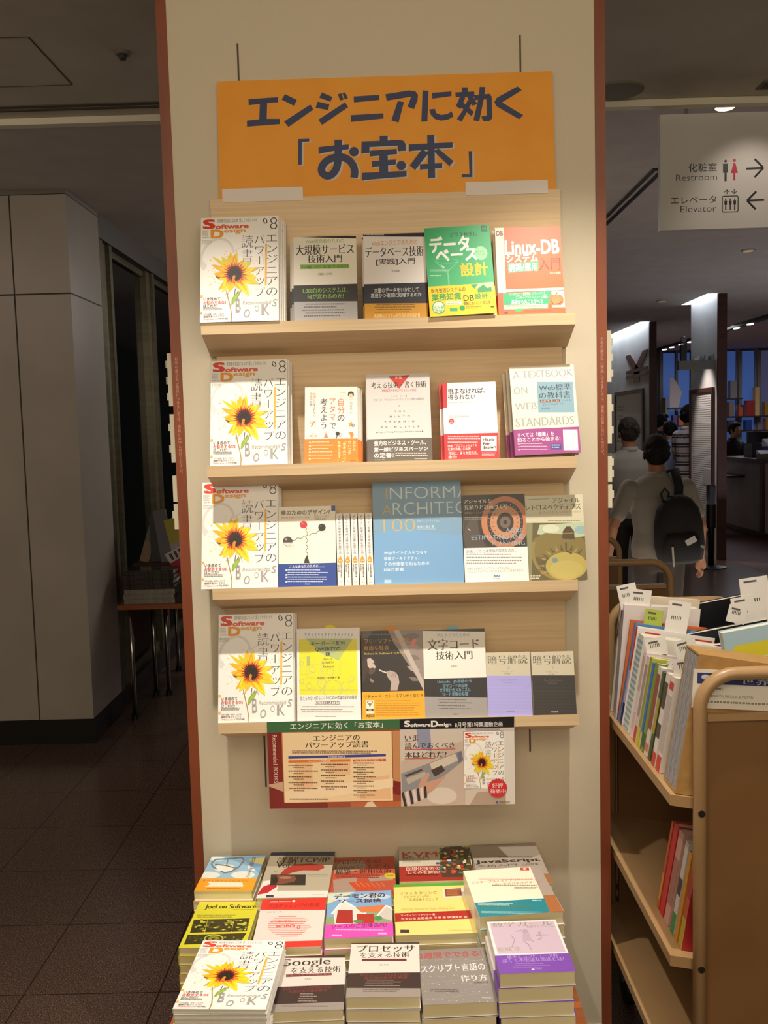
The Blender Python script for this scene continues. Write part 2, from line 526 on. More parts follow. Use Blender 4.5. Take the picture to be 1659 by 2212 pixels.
SIGN_LINE_TWO=[[(-200.4,2291.8),(-174.2,2291.7),(-174.4,2285.4),(-191.9,2285.2),(-193.7,2232.7),(-202.4,2233)],
[(-152.7,2272.1),(-115.5,2274.8),(-81.4,2275.9),(-81.7,2265.1),(-115.9,2262.5),(-153.2,2256.8)],
[(-57.9,2258.7),(-58.6,2255.4),(-60.3,2252.3),(-62.9,2250),(-66.1,2248.5),(-69.6,2248.1),(-73.1,2248.7),(-76.2,2250.4),(-78.6,2252.9),(-80.1,2256),(-80.6,2259.4),(-79.9,2262.8),(-78.2,2265.8),(-75.6,2268.2),(-72.4,2269.6),(-68.9,2270.1),(-65.4,2269.4),(-62.3,2267.8),(-59.9,2265.3),(-58.4,2262.2)],
[(-114.8,2287.7),(-114.9,2283),(-97.2,2282.8),(-97.1,2287.5)],
[(-114.9,2283),(-114.9,2278.4),(-97.2,2278.2),(-97.2,2282.8)],
[(-114.9,2278.4),(-115,2273.7),(-97.3,2273.3),(-97.2,2278.2)],
[(-115,2273.7),(-115.1,2268.9),(-97.4,2268.4),(-97.3,2273.3)],
[(-115.1,2268.9),(-115.3,2263.8),(-97.6,2263.2),(-97.4,2268.4)],
[(-115.3,2263.8),(-115.5,2258.6),(-97.8,2257.9),(-97.6,2263.2)],
[(-115.5,2258.6),(-115.7,2253.5),(-98.1,2252.3),(-97.8,2257.9)],
[(-115.7,2253.5),(-116.2,2248.2),(-98.5,2246.7),(-98.1,2252.3)],
[(-116.2,2248.2),(-116.8,2242.6),(-99.1,2240.9),(-98.5,2246.7)],
[(-116.8,2242.6),(-117.4,2237),(-99.8,2234.7),(-99.1,2240.9)],
[(-117.4,2237),(-118.2,2231.9),(-100.9,2228.3),(-99.8,2234.7)],
[(-118.2,2231.9),(-119.4,2227.7),(-102.6,2222.1),(-100.9,2228.3)],
[(-119.4,2227.7),(-120.9,2224.2),(-105.1,2216.5),(-102.6,2222.1)],
[(-120.9,2224.2),(-122.9,2220.9),(-108.1,2211.4),(-105.1,2216.5)],
[(-122.9,2220.9),(-125,2218.2),(-111.5,2207),(-108.1,2211.4)],
[(-125,2218.2),(-127,2216.2),(-115.5,2203.1),(-111.5,2207)],
[(-127,2216.2),(-128.8,2215),(-120,2200),(-115.5,2203.1)],
[(-128.8,2215),(-130.7,2214.2),(-124.9,2197.8),(-120,2200)],
[(-130.7,2214.2),(-132.5,2213.7),(-130,2196.6),(-124.9,2197.8)],
[(-132.5,2213.7),(-133.4,2213.7),(-135.5,2196.5),(-130,2196.6)],
[(-133.4,2213.7),(-134.1,2213.9),(-140.9,2197.9),(-135.5,2196.5)],
[(-134.1,2213.9),(-135.5,2214.7),(-145.5,2200.4),(-140.9,2197.9)],
[(-135.5,2214.7),(-137.1,2215.9),(-149.2,2203.3),(-145.5,2200.4)],
[(-137.1,2215.9),(-138.1,2217),(-152.3,2206.6),(-149.2,2203.3)],
[(-138.1,2217),(-138.5,2217.6),(-154.6,2210.4),(-152.3,2206.6)],
[(-138.5,2217.6),(-138.7,2218.3),(-156,2214.6),(-154.6,2210.4)],
[(-138.7,2218.3),(-138.8,2219.2),(-156.5,2218.9),(-156,2214.6)],
[(-138.8,2219.2),(-138.7,2220.3),(-156.2,2223.2),(-156.5,2218.9)],
[(-138.7,2220.3),(-138.3,2221.9),(-155.1,2227.4),(-156.2,2223.2)],
[(-138.3,2221.9),(-137.4,2224),(-153.4,2231.5),(-155.1,2227.4)],
[(-137.4,2224),(-136.2,2226.2),(-151.1,2235.4),(-153.4,2231.5)],
[(-136.2,2226.2),(-134.8,2228.1),(-148.3,2239.1),(-151.1,2235.4)],
[(-134.8,2228.1),(-133,2229.8),(-145.1,2242.4),(-148.3,2239.1)],
[(-133,2229.8),(-130.8,2231.6),(-141.5,2245.4),(-145.1,2242.4)],
[(-130.8,2231.6),(-128.2,2233.3),(-137.6,2247.9),(-141.5,2245.4)],
[(-128.2,2233.3),(-125.6,2234.8),(-133.7,2250.1),(-137.6,2247.9)],
[(-125.6,2234.8),(-122.9,2236),(-129.6,2252),(-133.7,2250.1)],
[(-122.9,2236),(-120,2237),(-125.3,2253.5),(-129.6,2252)],
[(-120,2237),(-116.9,2237.9),(-120.9,2254.6),(-125.3,2253.5)],
[(-116.9,2237.9),(-113.6,2238.5),(-116.3,2255.5),(-120.9,2254.6)],
[(-113.6,2238.5),(-109.9,2238.9),(-111.6,2256.1),(-116.3,2255.5)],
[(-109.9,2238.9),(-106,2239.2),(-106.6,2256.4),(-111.6,2256.1)],
[(-106,2239.2),(-102.5,2239.2),(-101.1,2256.4),(-106.6,2256.4)],
[(-102.5,2239.2),(-99.4,2238.8),(-95.6,2255.6),(-101.1,2256.4)],
[(-99.4,2238.8),(-96.3,2237.9),(-90.3,2254.1),(-95.6,2255.6)],
[(-96.3,2237.9),(-93.1,2236.5),(-85.2,2252),(-90.3,2254.1)],
[(-93.1,2236.5),(-90,2234.8),(-80.5,2249.4),(-85.2,2252)],
[(-90,2234.8),(-87.4,2233),(-76.1,2246.3),(-80.5,2249.4)],
[(-87.4,2233),(-85.3,2231),(-72.2,2242.6),(-76.1,2246.3)],
[(-85.3,2231),(-83.2,2228.5),(-68.8,2238.6),(-72.2,2242.6)],
[(-83.2,2228.5),(-81.5,2225.8),(-66.1,2234.4),(-68.8,2238.6)],
[(-81.5,2225.8),(-80.1,2223.2),(-63.8,2230.1),(-66.1,2234.4)],
[(-80.1,2223.2),(-79.2,2220.7),(-62.1,2225.6),(-63.8,2230.1)],
[(-79.2,2220.7),(-78.6,2218.1),(-61.1,2221),(-62.1,2225.6)],
[(-78.6,2218.1),(-78.2,2215.2),(-60.5,2216.7),(-61.1,2221)],
[(-78.2,2215.2),(-78,2212.4),(-60.3,2212.4),(-60.5,2216.7)],
[(-78,2212.4),(-78.2,2210),(-60.5,2208),(-60.3,2212.4)],
[(-78.2,2210),(-78.7,2207.3),(-61.2,2204),(-60.5,2208)],
[(-78.7,2207.3),(-79.4,2204.1),(-62,2200.6),(-61.2,2204)],
[(-79.4,2204.1),(-80,2200.6),(-62.6,2197.4),(-62,2200.6)],
[(-7.6,2293.2),(11.3,2293.1),(10.9,2280.7),(-7.9,2281.3)],
[(-50.7,2281.8),(-8.2,2282),(38.3,2283),(48.3,2280.3),(53.2,2273.1),(53.3,2257.6),(35.4,2257.4),(34.3,2269.9),(-32.5,2268.6),(-32.9,2254.9),(-52.2,2255)],
[(-32,2260.1),(31.9,2262.5),(32.3,2250.5),(-31.7,2247)],
[(-9.5,2261.6),(10.1,2261),(10.2,2210.1),(-10.9,2209.3)],
[(-27.6,2236),(28.7,2238.3),(28.8,2226.6),(-28,2222.3)],
[(-52.3,2209.8),(53.6,2211.4),(53.5,2198.2),(-52.5,2192.8)],
[(52.6,2223.8),(52,2220.4),(50.3,2217.5),(47.8,2215.2),(44.7,2213.8),(41.3,2213.3),(37.9,2214),(34.8,2215.6),(32.5,2218),(31,2221.1),(30.5,2224.4),(31.1,2227.7),(32.8,2230.6),(35.3,2232.9),(38.4,2234.4),(41.8,2234.8),(45.2,2234.2),(48.2,2232.6),(50.6,2230.1),(52.1,2227.1)],
[(104.4,2292.1),(121.1,2291.9),(121,2193.5),(104.3,2193.2)],
[(60.5,2272.2),(164.1,2273.7),(163.9,2261.9),(60.8,2256.4)],
[(91.4,2260.1),(107.1,2251.1),(74.2,2212.5),(61.4,2223.5)],
[(118.8,2255),(130.5,2260.3),(165.4,2230.4),(155.7,2218.7)],
[(85.5,2225.6),(138.5,2226.5),(138.2,2215.2),(85.9,2213.3)],
[(201.4,2252.4),(209.8,2252.1),(209.2,2192.3),(184.3,2193.1),(184.4,2199.7),(202.5,2199.2)]]
# ------------------------------------------------------------------ printed covers
INK = '#2b2622'
def petal(cx, cy, tx, ty, wd, bend=0.0):
    dx, dy = tx-cx, ty-cy
    d = math.hypot(dx, dy); ux, uy = dx/d, dy/d; nx, ny = -uy, ux
    pts = []
    prof = [(0, .35), (.2, .75), (.42, 1), (.62, .95), (.8, .62), (.92, .28), (1, 0)]
    for t, k in prof:
        pts.append((cx+dx*t+nx*wd*k+nx*bend*t*t, cy+dy*t+ny*wd*k+ny*bend*t*t))
    for t, k in reversed(prof[:-1]):
        pts.append((cx+dx*t-nx*wd*k+nx*bend*t*t, cy+dy*t-ny*wd*k+ny*bend*t*t))
    return pts
PETALS = [(295, 425, 26, '#f0c21a'), (350, 440, 22, '#e8a41c'), (225, 470, 28, '#dcd020'), (160, 455, 16, '#e3d024'), (455, 500, 30, '#e0dc1e'),
          (195, 545, 24, '#f0b81a'), (180, 640, 26, '#f0a81e'), (232, 768, 34, '#e6de1c'), (305, 780, 30, '#f2c81a'), (400, 770, 34, '#f4b81a'),
          (478, 806, 34, '#e8e01c'), (545, 712, 36, '#f2d41a'), (535, 640, 34, '#f2d81c'), (520, 575, 26, '#ece020'), (410, 545, 26, '#f0b41c')]
def sunflower(a):
    r = random.Random(4)
    for k in range(60):
        an = r.uniform(2.4, 5.9); d = r.uniform(110, 240)
        x, y = 345+d*math.cos(an), 610+d*math.sin(an)*0.95
        if 60 < x < 560 and y > 412:
            a.ell(x, y, r.uniform(2, 8), r.uniform(2, 5), r.choice(['#f0cf4a', '#efc96a', '#e8dc4a', '#f3b34a', '#eab060']), 8, r.uniform(0, 180))
    a.line([(277, 762), (292, 830), (310, 900), (322, 970), (320, 1036)], 8, '#a5833c')
    a.line([(298, 760), (288, 800)], 5, '#b89a3c'); a.line([(285, 770), (270, 800)], 3, '#8a6a2c')
    a.line([(352, 745), (345, 800)], 6, '#3a2a18'); a.line([(380, 762), (352, 800)], 5, '#4a3a20')
    a.line([(395, 762), (412, 805)], 3, '#4a3a20')
    a.poly([(318, 890), (322, 835), (350, 795), (400, 760), (385, 805), (355, 850), (330, 885)], '#8fae3a')
    a.poly([(330, 870), (345, 815), (385, 780), (360, 830)], '#a8c050')
    a.poly([(185, 640), (235, 620), (240, 640), (210, 660)], '#6b4a18')
    back = [(a_, 150+30*((i*7) % 3)) for i, a_ in enumerate(range(8, 360, 24))]
    for an, d in back:
        x, y = 345+d*math.cos(R(an)), 610+d*math.sin(R(an))*.92
        a.poly(petal(345, 612, x, y, 24, 8), r.choice(['#ecc41e', '#eab41c', '#f0d028', '#e2d41e']))
    for i, (x, y, wd, c) in enumerate(PETALS):
        bend = (-1)**i*10
        a.poly(petal(345, 612, x, y, wd, bend), c)
        a.poly(petal(345, 612, 345+(x-345)*.8, 612+(y-612)*.8, wd*.55, bend*.6), '#f4ca20')
        a.line([(345+(x-345)*.35, 612+(y-612)*.35), (345+(x-345)*.85, 612+(y-612)*.85)], 2.2, '#e6ae1e')
    a.polys([petal(345, 612, 345+(x-345)*.56, 612+(y-612)*.56, wd*.4) for x, y, wd, c in PETALS], '#ee941c')
    def burst(n, r0, r1, seed):
        q = random.Random(seed)
        return [(345+(r1*q.uniform(.8, 1.15) if k % 2 else r0)*math.cos(2*math.pi*k/n), 612+(r1*q.uniform(.8, 1.15) if k % 2 else r0)*math.sin(2*math.pi*k/n)) for k in range(n)]
    a.poly(burst(44, 62, 112, 1), '#e0661c')
    a.poly(burst(48, 58, 98, 2), '#c23a1a')
    a.poly(burst(52, 56, 78, 3), '#7a2413')
    a.poly(burst(48, 54, 66, 5), '#3a1710')
    a.ell(352, 626, 46, 52, '#230f0c', 18, 20)
    for k in range(26):
        t = r.uniform(0, 6.28); d = r.uniform(20, 55); a.ell(345+d*math.cos(t), 612+d*math.sin(t)*1.05, 4, 4, r.choice(['#5a2414', '#6a3018', '#2a120c']), 6)
    a.poly([(322, 668), (326, 640), (340, 622), (352, 636), (346, 664), (354, 688), (338, 690)], '#d98a2a')
MAGQ = [(59, 131), (712, 95), (727, 1031), (62, 1038)]
def magazine(a, small=False):
    a.fill('#f4f0e9')
    g = '#dedad2'
    a.ring(200, 470, 130, 165, 22, g, 18, 20, 120, 330)
    a.ring(420, 560, 150, 210, 12, '#e4e0d9', 18, 30, 200, 330)
    a.poly([(62, 480), (115, 545), (95, 580), (62, 550)], g)
    a.T('S', 75, 141, 178, 224, '#d9402a', .055)
    a.T('oftware', 178, 176, 458, 216, '#dc5430', .045)
    a.T('D', 140, 227, 248, 306, '#e89a1e', .055)
    a.T('esign', 248, 218, 432, 262, '#e2a02c', .035)
    a.T('技術者の自由になる本  愛してやまないOS', 190, 127, 525, 161, '#6a645c')
    a.ring(598, 143, 14, 21, 8, '#2c2824', 18, -25)
    a.T('8', 640, 110, 702, 215, '#2c2824', -.022)
    a.greek(70, 237, 126, 290, 6, '#aaa69e', 3)
    a.T('8月号', 74, 293, 126, 305, '#6a645c')
    a.greek(70, 325, 165, 362, 3, '#b5b1a9', 5)
    a.V('エンジニアの', 612, 268, 708, 806, INK, 0, 2)
    a.V('パワーアップ', 512, 270, 600, 812, INK, 0, 2)
    a.V('読書', 398, 274, 496, 510, INK, 0, 2)
    a.rect(600, 345, 618, 716, '#f2bd55')
    if not small:
        a.V('いま読んでおくべき本はどれだ?', 603, 352, 615, 710, '#a5702a')
    sunflower(a)
    a.T('B', 355, 832, 398, 955, '#9a9792', .02)
    a.rect(384, 845, 392, 945, '#b8b5b0')
    a.ring(452, 963, 21, 32, 9, '#a5a29d', 18, 12)
    a.T('Recommended', 412, 852, 658, 884, '#b5aea4', 0, sl=.25)
    a.ring(535, 921, 16, 23, 5, '#b0ada8')
    a.rect(574, 886, 588, 976, '#a8a5a0')
    a.T('K', 585, 884, 642, 978, '#a09d98')
    a.T('S', 665, 841, 711, 903, '#a09d98', 0, sl=.2)
    a.rect(64, 801, 83, 822, '#efb24c'); a.rect(64, 943, 83, 964, '#efb24c')
    a.T('いま改めて', 88, 819, 226, 850, '#3a342e', .005)
    a.T('お勧めするOS', 88, 850, 274, 881, '#d9442e', .01)
    a.T('はこれだ!', 88, 881, 206, 909, '#3a342e', .005)
    a.greek(88, 911, 258, 936, 2, '#8a847c', 7)
    a.T('大学の講義、実用とつながる!', 90, 960, 265, 974, '#6a645c')
    a.T('機械学習ライブラリ', 90, 977, 258, 997, '#3a342e', .005)
    a.T('「Mahout」', 88, 1001, 190, 1018, '#d9442e')
    a.T('入門[前編]', 192, 1000, 290, 1018, '#3a342e')

def cover_scale(a):
    a.fill('#e9e3d3')
    a.rect(840, 300, 1400, 322, '#2b2725')
    a.greek(862, 309, 1010, 319, 1, '#cfc8bb')
    a.T('Web開発者のための', 945, 331, 1278, 367, '#86ad45')
    a.T('大規模サービス', 865, 378, 1365, 464, INK, .005, m=True)
    a.T('技術入門', 963, 468, 1260, 532, INK, .005, m=True)
    a.poly([(903, 553), (1322, 545), (1322, 580), (903, 590)], '#7fae4a')
    a.T('データ構造、メモリ、OS、DB、サーバ/インフラ', 912, 553, 1314, 582, '#28331c')
    a.T('伊藤直也、田中慎司', 1052, 619, 1174, 640, '#3a342e')
    a.to_band(720, '#2c2a28')
    a.T('1,000台のシステムは、', 925, 745, 1310, 790, '#8cbf4e', m=True)
    a.T('何が変わるのか?', 960, 796, 1275, 838, '#8cbf4e', m=True)
    a.rect(840, 862, 1402, 1030, '#a9a5a2')
    for i, y in enumerate((878, 902, 928, 952, 976)):
        a.greek(945-12*(i % 3), y, 1300, y+17, 1, '#5c5652', i+1)
    a.greek(1090, 1014, 1145, 1022, 1, '#3c3632')
def cover_db(a):
    a.fill('#e6e0da')
    a.rect(730, 890, 1030, 911, '#2b2735')
    a.greek(742, 902, 832, 909, 1, '#c8c2c8')
    a.T('Webエンジニアのための', 775, 926, 975, 949, '#d08f36')
    a.T('データベース技術', 748, 954, 1002, 999, INK, .005, m=True)
    a.T('[実践]入門', 794, 1006, 964, 1036, INK, .012)
    a.T('松信嘉範', 862, 1056, 897, 1066, '#3a342e')
    a.to_band(1116, '#262831')
    a.T('大量のデータをいかにして', 785, 1134, 980, 1155, '#d8d4d2', .005)
    a.T('高速かつ確実に処理するのか', 771, 1157, 992, 1177, '#d8d4d2', .005)
    a.rect(730, 1203, 1030, 1280, '#c98f22')
    for i, y in enumerate((1207, 1217, 1227, 1238)):
        a.greek(795-7*(i % 2), y, 975, y+7, 1, '#6a4a14', i+3)
    a.T('高信頼なシステムを作るための設計書', 785, 1247, 985, 1264, '#f0dca8')
def cover_green(a):
    a.fill('#3fae6e')
    a.rect(855, 212, 905, 262, '#1f6a42'); a.T('DB', 864, 220, 898, 248, '#3fae6e', .02)
    a.T('グラス片手に', 598, 268, 822, 306, '#1c4d33', .01)
    a.T('データ', 432, 300, 755, 432, '#f2f4ee', .035)
    a.T('ベース', 478, 405, 812, 508, '#f2f4ee', .035)
    a.ell(842, 440, 55, 58, '#9fd8a6')
    a.T('販売管理', 800, 420, 868, 436, '#4fae70'); a.T('システム編', 796, 444, 872, 458, '#4fae70')
    lt = '#7cc99a'
    a.ring(565, 505, 92, 18, 5, lt)
    a.line([(473, 510), (560, 600), (657, 508)], 5, lt)
    a.line([(568, 600), (572, 705)], 10, lt)
    a.poly([(510, 530), (550, 560), (530, 565)], '#bfe4c8')
    a.T('設計', 668, 516, 896, 628, '#f0c61c', .03)
    a.greek(428, 575, 592, 592, 2, '#b6e0c4'); a.greek(428, 620, 512, 634, 1, '#d8eede')
    a.to_band(700, '#f0cd28')
    a.T('販売管理システムの', 428, 724, 702, 760, '#3f3a10', .012)
    a.T('業務知識', 430, 766, 664, 826, '#3a9a48', .03)
    a.T('から、', 668, 795, 705, 815, '#3a9a48')
    a.T('DB', 682, 786, 766, 834, '#33300f', .01)
    a.T('設計', 772, 772, 884, 820, '#3a9a48', .03); a.T('を', 890, 790, 915, 812, '#3a9a48')
    a.T('気軽においしくマスター!', 680, 835, 928, 866, '#33300f', .01)
    a.ell(482, 882, 52, 52, '#3a9a58'); a.ell(482, 882, 46, 46, '#e9efd2')
    a.T('25万部', 438, 866, 526, 896, '#3a9a58', .02); a.T('突破!', 452, 900, 518, 928, '#3a9a58', .02)
    a.rect(540, 832, 668, 862, '#eef0d8'); a.greek(546, 836, 664, 858, 2, '#a8a878')
    a.rect(568, 888, 630, 914, '#46aa66'); a.ell(668, 890, 23, 22, '#2f9a58')
    a.greek(700, 878, 825, 900, 2, '#8a7a20')
    a.rect(900, 878, 928, 890, '#5a4a18')
    a.poly([(800, 690), (930, 680), (930, 745), (800, 755)], '#b9d8a0')
    a.poly([(800, 735), (850, 700), (880, 730), (915, 720), (915, 760), (800, 765)], '#3f9a5c')
    a.poly([(745, 700), (805, 695), (775, 735)], '#3f9a78')
def cover_linux(a):
    a.fill('#f2662e')
    a.rect(950, 200, 1030, 950, '#f0e2c8')
    a.T('DB', 968, 252, 1022, 292, '#7a3030', .03)
    a.T('Linux-DB', 1034, 318, 1478, 436, '#fbf4ea', .035)
    a.T('システム', 1042, 438, 1300, 500, '#fbf4ea', .035)
    a.greek(1300, 432, 1430, 446, 1, '#b85a30')
    a.poly([(1050, 516), (1300, 490), (1303, 556), (1056, 590)], '#3fae74')
    a.T('構築/運用', 1056, 506, 1294, 574, '#eef4e4', .02)
    a.T('入門', 1305, 460, 1484, 560, '#8a3524', 0, m=True)
    a.T('松信嘉範', 1395, 573, 1485, 590, '#ffe4cc')
    a.poly([(1030, 722), (1515, 700), (1515, 720), (1030, 742)], '#f8ead6')
    a.to_band(742, '#ee6432')
    a.rect(1404, 728, 1525, 865, '#f2dfc4')
    a.poly([(1004, 756), (1398, 730), (1394, 812), (1372, 860), (1372, 876), (1006, 888)], '#33aa72')
    a.T('ハードウェア、基礎理論、パフォーマンス、', 1058, 742, 1360, 770, '#e6f2de')
    a.T('エンタープライズシステム構築!', 1108, 772, 1370, 795, '#e6f2de')
    a.T('基礎から丸ごと学べる', 1070, 802, 1330, 838, '#f2f6e8', .02)
    a.poly([(1010, 850), (1370, 836), (1368, 868), (1010, 884)], '#f8d8b8'); a.greek(1040, 850, 1350, 866, 1, '#e0603c')
    for x in (1415, 1440, 1468): a.ell(x, 805, 36, 44, '#ee7a44')
    a.ell(1440, 805, 30, 46, '#f28a50'); a.line([(1436, 770), (1452, 742)], 8, '#5a6a30')
    a.line([(1395, 815), (1420, 840), (1468, 835), (1495, 815)], 6, '#7a2a1c')
    a.ell(1130, 890, 36, 12, '#4aae5c', 16, -12)
    a.greek(1180, 884, 1400, 912, 2, '#a8442c'); a.rect(1010, 905, 1038, 922, '#7a3030')

def cover_think(a):
    a.fill('#efeae0')
    og, dk = '#e8793a', '#3a3430'
    for t, c, x0, x1, y0, y1 in (('自分', og, 1176, 1238, 456, 588), ('の', dk, 1180, 1236, 596, 650), ('アタマ', og, 1106, 1160, 456, 640), ('で', dk, 1112, 1166, 666, 714), ('考えよう', dk, 1030, 1090, 452, 712)):
        a.V(t, x0, y0, x1, y1, c, .008)
    a.V('知識', 964, 402, 990, 448, og); a.V('にだまされない', 966, 452, 990, 604, dk)
    a.V('思考', 937, 400, 960, 446, og); a.V('の技術', 937, 450, 960, 515, dk)
    a.V('ちきりん', 1280, 486, 1304, 588, dk)
    a.ell(1288, 432, 22, 24, '#e8c8a8'); a.poly([(1262, 432), (1265, 408), (1288, 400), (1310, 408), (1314, 436), (1304, 440), (1298, 418), (1275, 420), (1270, 440)], dk)
    a.line([(1190, 405), (1245, 412)], 4, '#ecc27a'); a.line([(1275, 468), (1310, 470)], 4, '#ecc27a')
    a.line([(950, 692), (982, 648)], 9, '#d8742e'); a.ring(955, 655, 11, 11, 4, '#d8a06a')
    a.poly([(1272, 668), (1300, 656), (1306, 690), (1278, 700)], '#e2a054'); a.ring(1310, 688, 9, 12, 5, dk)
    a.line([(970, 740), (970, 792)], 5, dk); a.line([(942, 755), (998, 755)], 5, '#c89a4a'); a.ell(950, 772, 12, 7, '#c89a4a'); a.ell(992, 772, 12, 7, '#c89a4a')
    a.poly([(1062, 790), (1080, 738), (1104, 790)], '#b9a894'); a.ring(1083, 775, 10, 10, 5, '#c8603a')
    a.ell(1180, 755, 18, 17, dk); a.line([(1180, 755), (1172, 796)], 7, dk); a.ring(1205, 768, 9, 14, 4, '#8a7a6c', 14, 30)
    a.poly([(1272, 748), (1308, 742), (1318, 765), (1306, 795), (1290, 792), (1286, 768)], '#e08a34')
    a.to_band(798, '#f2842c')
    for i in range(6):
        y = 820+28*i
        a.ell(945, y+9, 10, 9, '#fbe8d4'); a.line([(940, y+8), (945, y+13), (954, y)], 4, '#d8641c')
        a.greek(962, y+2, 1152, y+15, 1, '#fbd9b8', i)
    for t, x0, x1, y1 in (('目から', 1312, 1336, 905), ('ウロコの', 1270, 1298, 930), ('「思考のワザ」', 1226, 1256, 996), ('を教えます!', 1182, 1212, 990)):
        a.V(t, x0, 820, x1, y1, '#fbe6a8', .005)
    a.greek(1290, 985, 1340, 994, 1, '#7a3a14')
def cover_pyramid(a):
    a.fill('#d9d1cc')
    a.poly([(2, 263), (180, 247), (92, 362)], '#c93a30')
    a.T('新版', 58, 256, 118, 282, '#f0d8cc')
    a.T('考える技術・書く技術', -142, 304, 318, 356, INK, .012, m=True)
    a.T('問題解決力を伸ばすピラミッド原則', -52, 364, 232, 390, '#b8483c', .005)
    a.T('バーバラ・ミント著', 18, 416, 155, 433, '#5a524c')
    a.T('グロービス・マネジメント・インスティテュート監修 山崎康司訳', -122, 440, 300, 461, '#5a524c')
    a.poly([(82, 508), (97, 508), (90, 496)], '#c93a30')
    for t, x0, x1, y in (('T   H   E', 50, 136, 542), ('M   I   N   T   O', 10, 178, 585), ('P   Y   R   A   M   I   D', -32, 216, 628), ('P   R   I   N   C   I   P   L   E', -62, 256, 672)):
        a.T(t, x0, y, x1, y+15, '#3a342f', .015)
    a.T('▲ Logic in Writing, Thinking and Problem Solving ▲', -105, 712, 292, 729, '#4a433d')
    a.to_band(776, '#665c52')
    a.T('強力なビジネス・ツール、', -124, 790, 312, 834, '#f0ece4', .022)
    a.T('第一線ビジネスパーソン', -124, 846, 328, 884, '#f0ece4', .022)
    a.T('の定番!!', -124, 896, 46, 938, '#f0ece4', .022)
    a.greek(55, 894, 326, 932, 2, '#c9c0b4'); a.greek(215, 942, 326, 954, 1, '#c9c0b4'); a.T('ダイヤモンド社', -120, 948, -36, 960, '#c9c0b4')
def cover_challenge(a):
    a.fill('#f3efe8')
    a.rect(430, 300, 480, 517, '#cf333a')
    a.T('挑まなければ、', 486, 352, 800, 402, INK, .018)
    a.T('得られない', 486, 406, 718, 450, INK, .018)
    a.T('Nothing ventured, nothing gained.', 488, 468, 730, 480, '#6a625a')
    a.T('及川卓也', 495, 580, 590, 602, '#8a827a'); a.greek(598, 586, 670, 596, 1, '#9a928a')
    a.ell(520, 630, 22, 22, '#cc2f36'); a.line([(506, 625), (534, 625)], 4, '#f0d8d4'); a.line([(506, 637), (534, 637)], 4, '#f0d8d4')
    a.to_band(733, '#d2353c')
    a.greek(490, 752, 762, 788, 2, '#f0c0bc'); a.greek(490, 802, 755, 816, 1, '#f4d8d4', 4)
    a.T('NHK「プロフェッショナル', 490, 822, 736, 845, '#f8e8e4', .012)
    a.T('仕事の流儀」に出演!', 490, 850, 682, 872, '#f8e8e4', .012)
    a.T('巻頭に、佐々木俊尚氏、', 495, 881, 742, 910, '#f8e8e4', m=True)
    a.T('絶賛!', 495, 915, 566, 944, '#f8e8e4', m=True)
    a.rect(768, 752, 897, 879, '#f3efe8')
    a.T('Hack', 782, 770, 877, 797, INK, .03); a.T('For', 784, 806, 844, 832, INK, .03); a.T('Japan', 784, 834, 893, 863, INK, .03)
    a.ell(822, 820, 11, 11, '#cc2f36')
    a.greek(775, 890, 905, 925, 3, '#f0c0bc', 9)
def serif_T(a, t, x0, y0, x1, y1, c):
    a.T(t, x0, y0, x1, y1, c, -.012)
    a.T(t, x0, y0, x1, y1, c, 0, m=True)
def cover_textbook(a):
    a.fill('#f2e8d2')
    for t, x0, y0, x1, y1 in (('A TEXTBOOK', 1058, 218, 1553, 278), ('ON', 1058, 360, 1172, 415), ('WEB', 1062, 490, 1244, 548), ('STANDARDS', 1062, 610, 1547, 680)):
        a.T(t, x0, y0, x1, y1, '#a3a79c', 0, m=True)
        a.line([(x0-4, y1-2), (x0+14, y1-2)], 4, '#a3a79c')
    a.rect(1254, 316, 1553, 570, '#86a9b8')
    a.T('Web標準', 1268, 335, 1534, 386, '#414b50', m=True)
    a.T('の教科書', 1268, 398, 1527, 454, '#414b50', m=True)
    a.rect(1272, 464, 1362, 488, '#7a4a3c'); a.rect(1378, 462, 1437, 486, '#7a4a3c')
    a.T('XHTML', 1278, 469, 1356, 483, '#d8d0c4'); a.T('CSS', 1386, 467, 1430, 481, '#d8d0c4'); a.T('でつくる', 1445, 462, 1525, 478, '#414b50')
    a.T('正しいWebサイト', 1290, 492, 1470, 510, '#5a6a70'); a.T('益子貴寛', 1282, 528, 1350, 545, '#333c40')
    a.to_band(702, '#a3478c')
    a.T('すべては「標準」を', 1070, 734, 1376, 774, '#f4e8ee', .018)
    a.T('知ることから始まる!', 1070, 776, 1426, 812, '#f4e8ee', .018)
    for i, y in enumerate((826, 850, 874)):
        a.line([(1072, y+6), (1080, y+12), (1092, y)], 4, '#f0d8e4'); a.greek(1096, y, 1330, y+13, 1, '#e8c8dc', i+2)
    a.rect(1344, 832, 1432, 880, '#3d4a94'); a.greek(1352, 838, 1425, 874, 2, '#c8cce4')
    a.rect(1450, 714, 1570, 886, '#eef0ea'); a.greek(1460, 726, 1562, 876, 9, '#c4d4e2', 6)

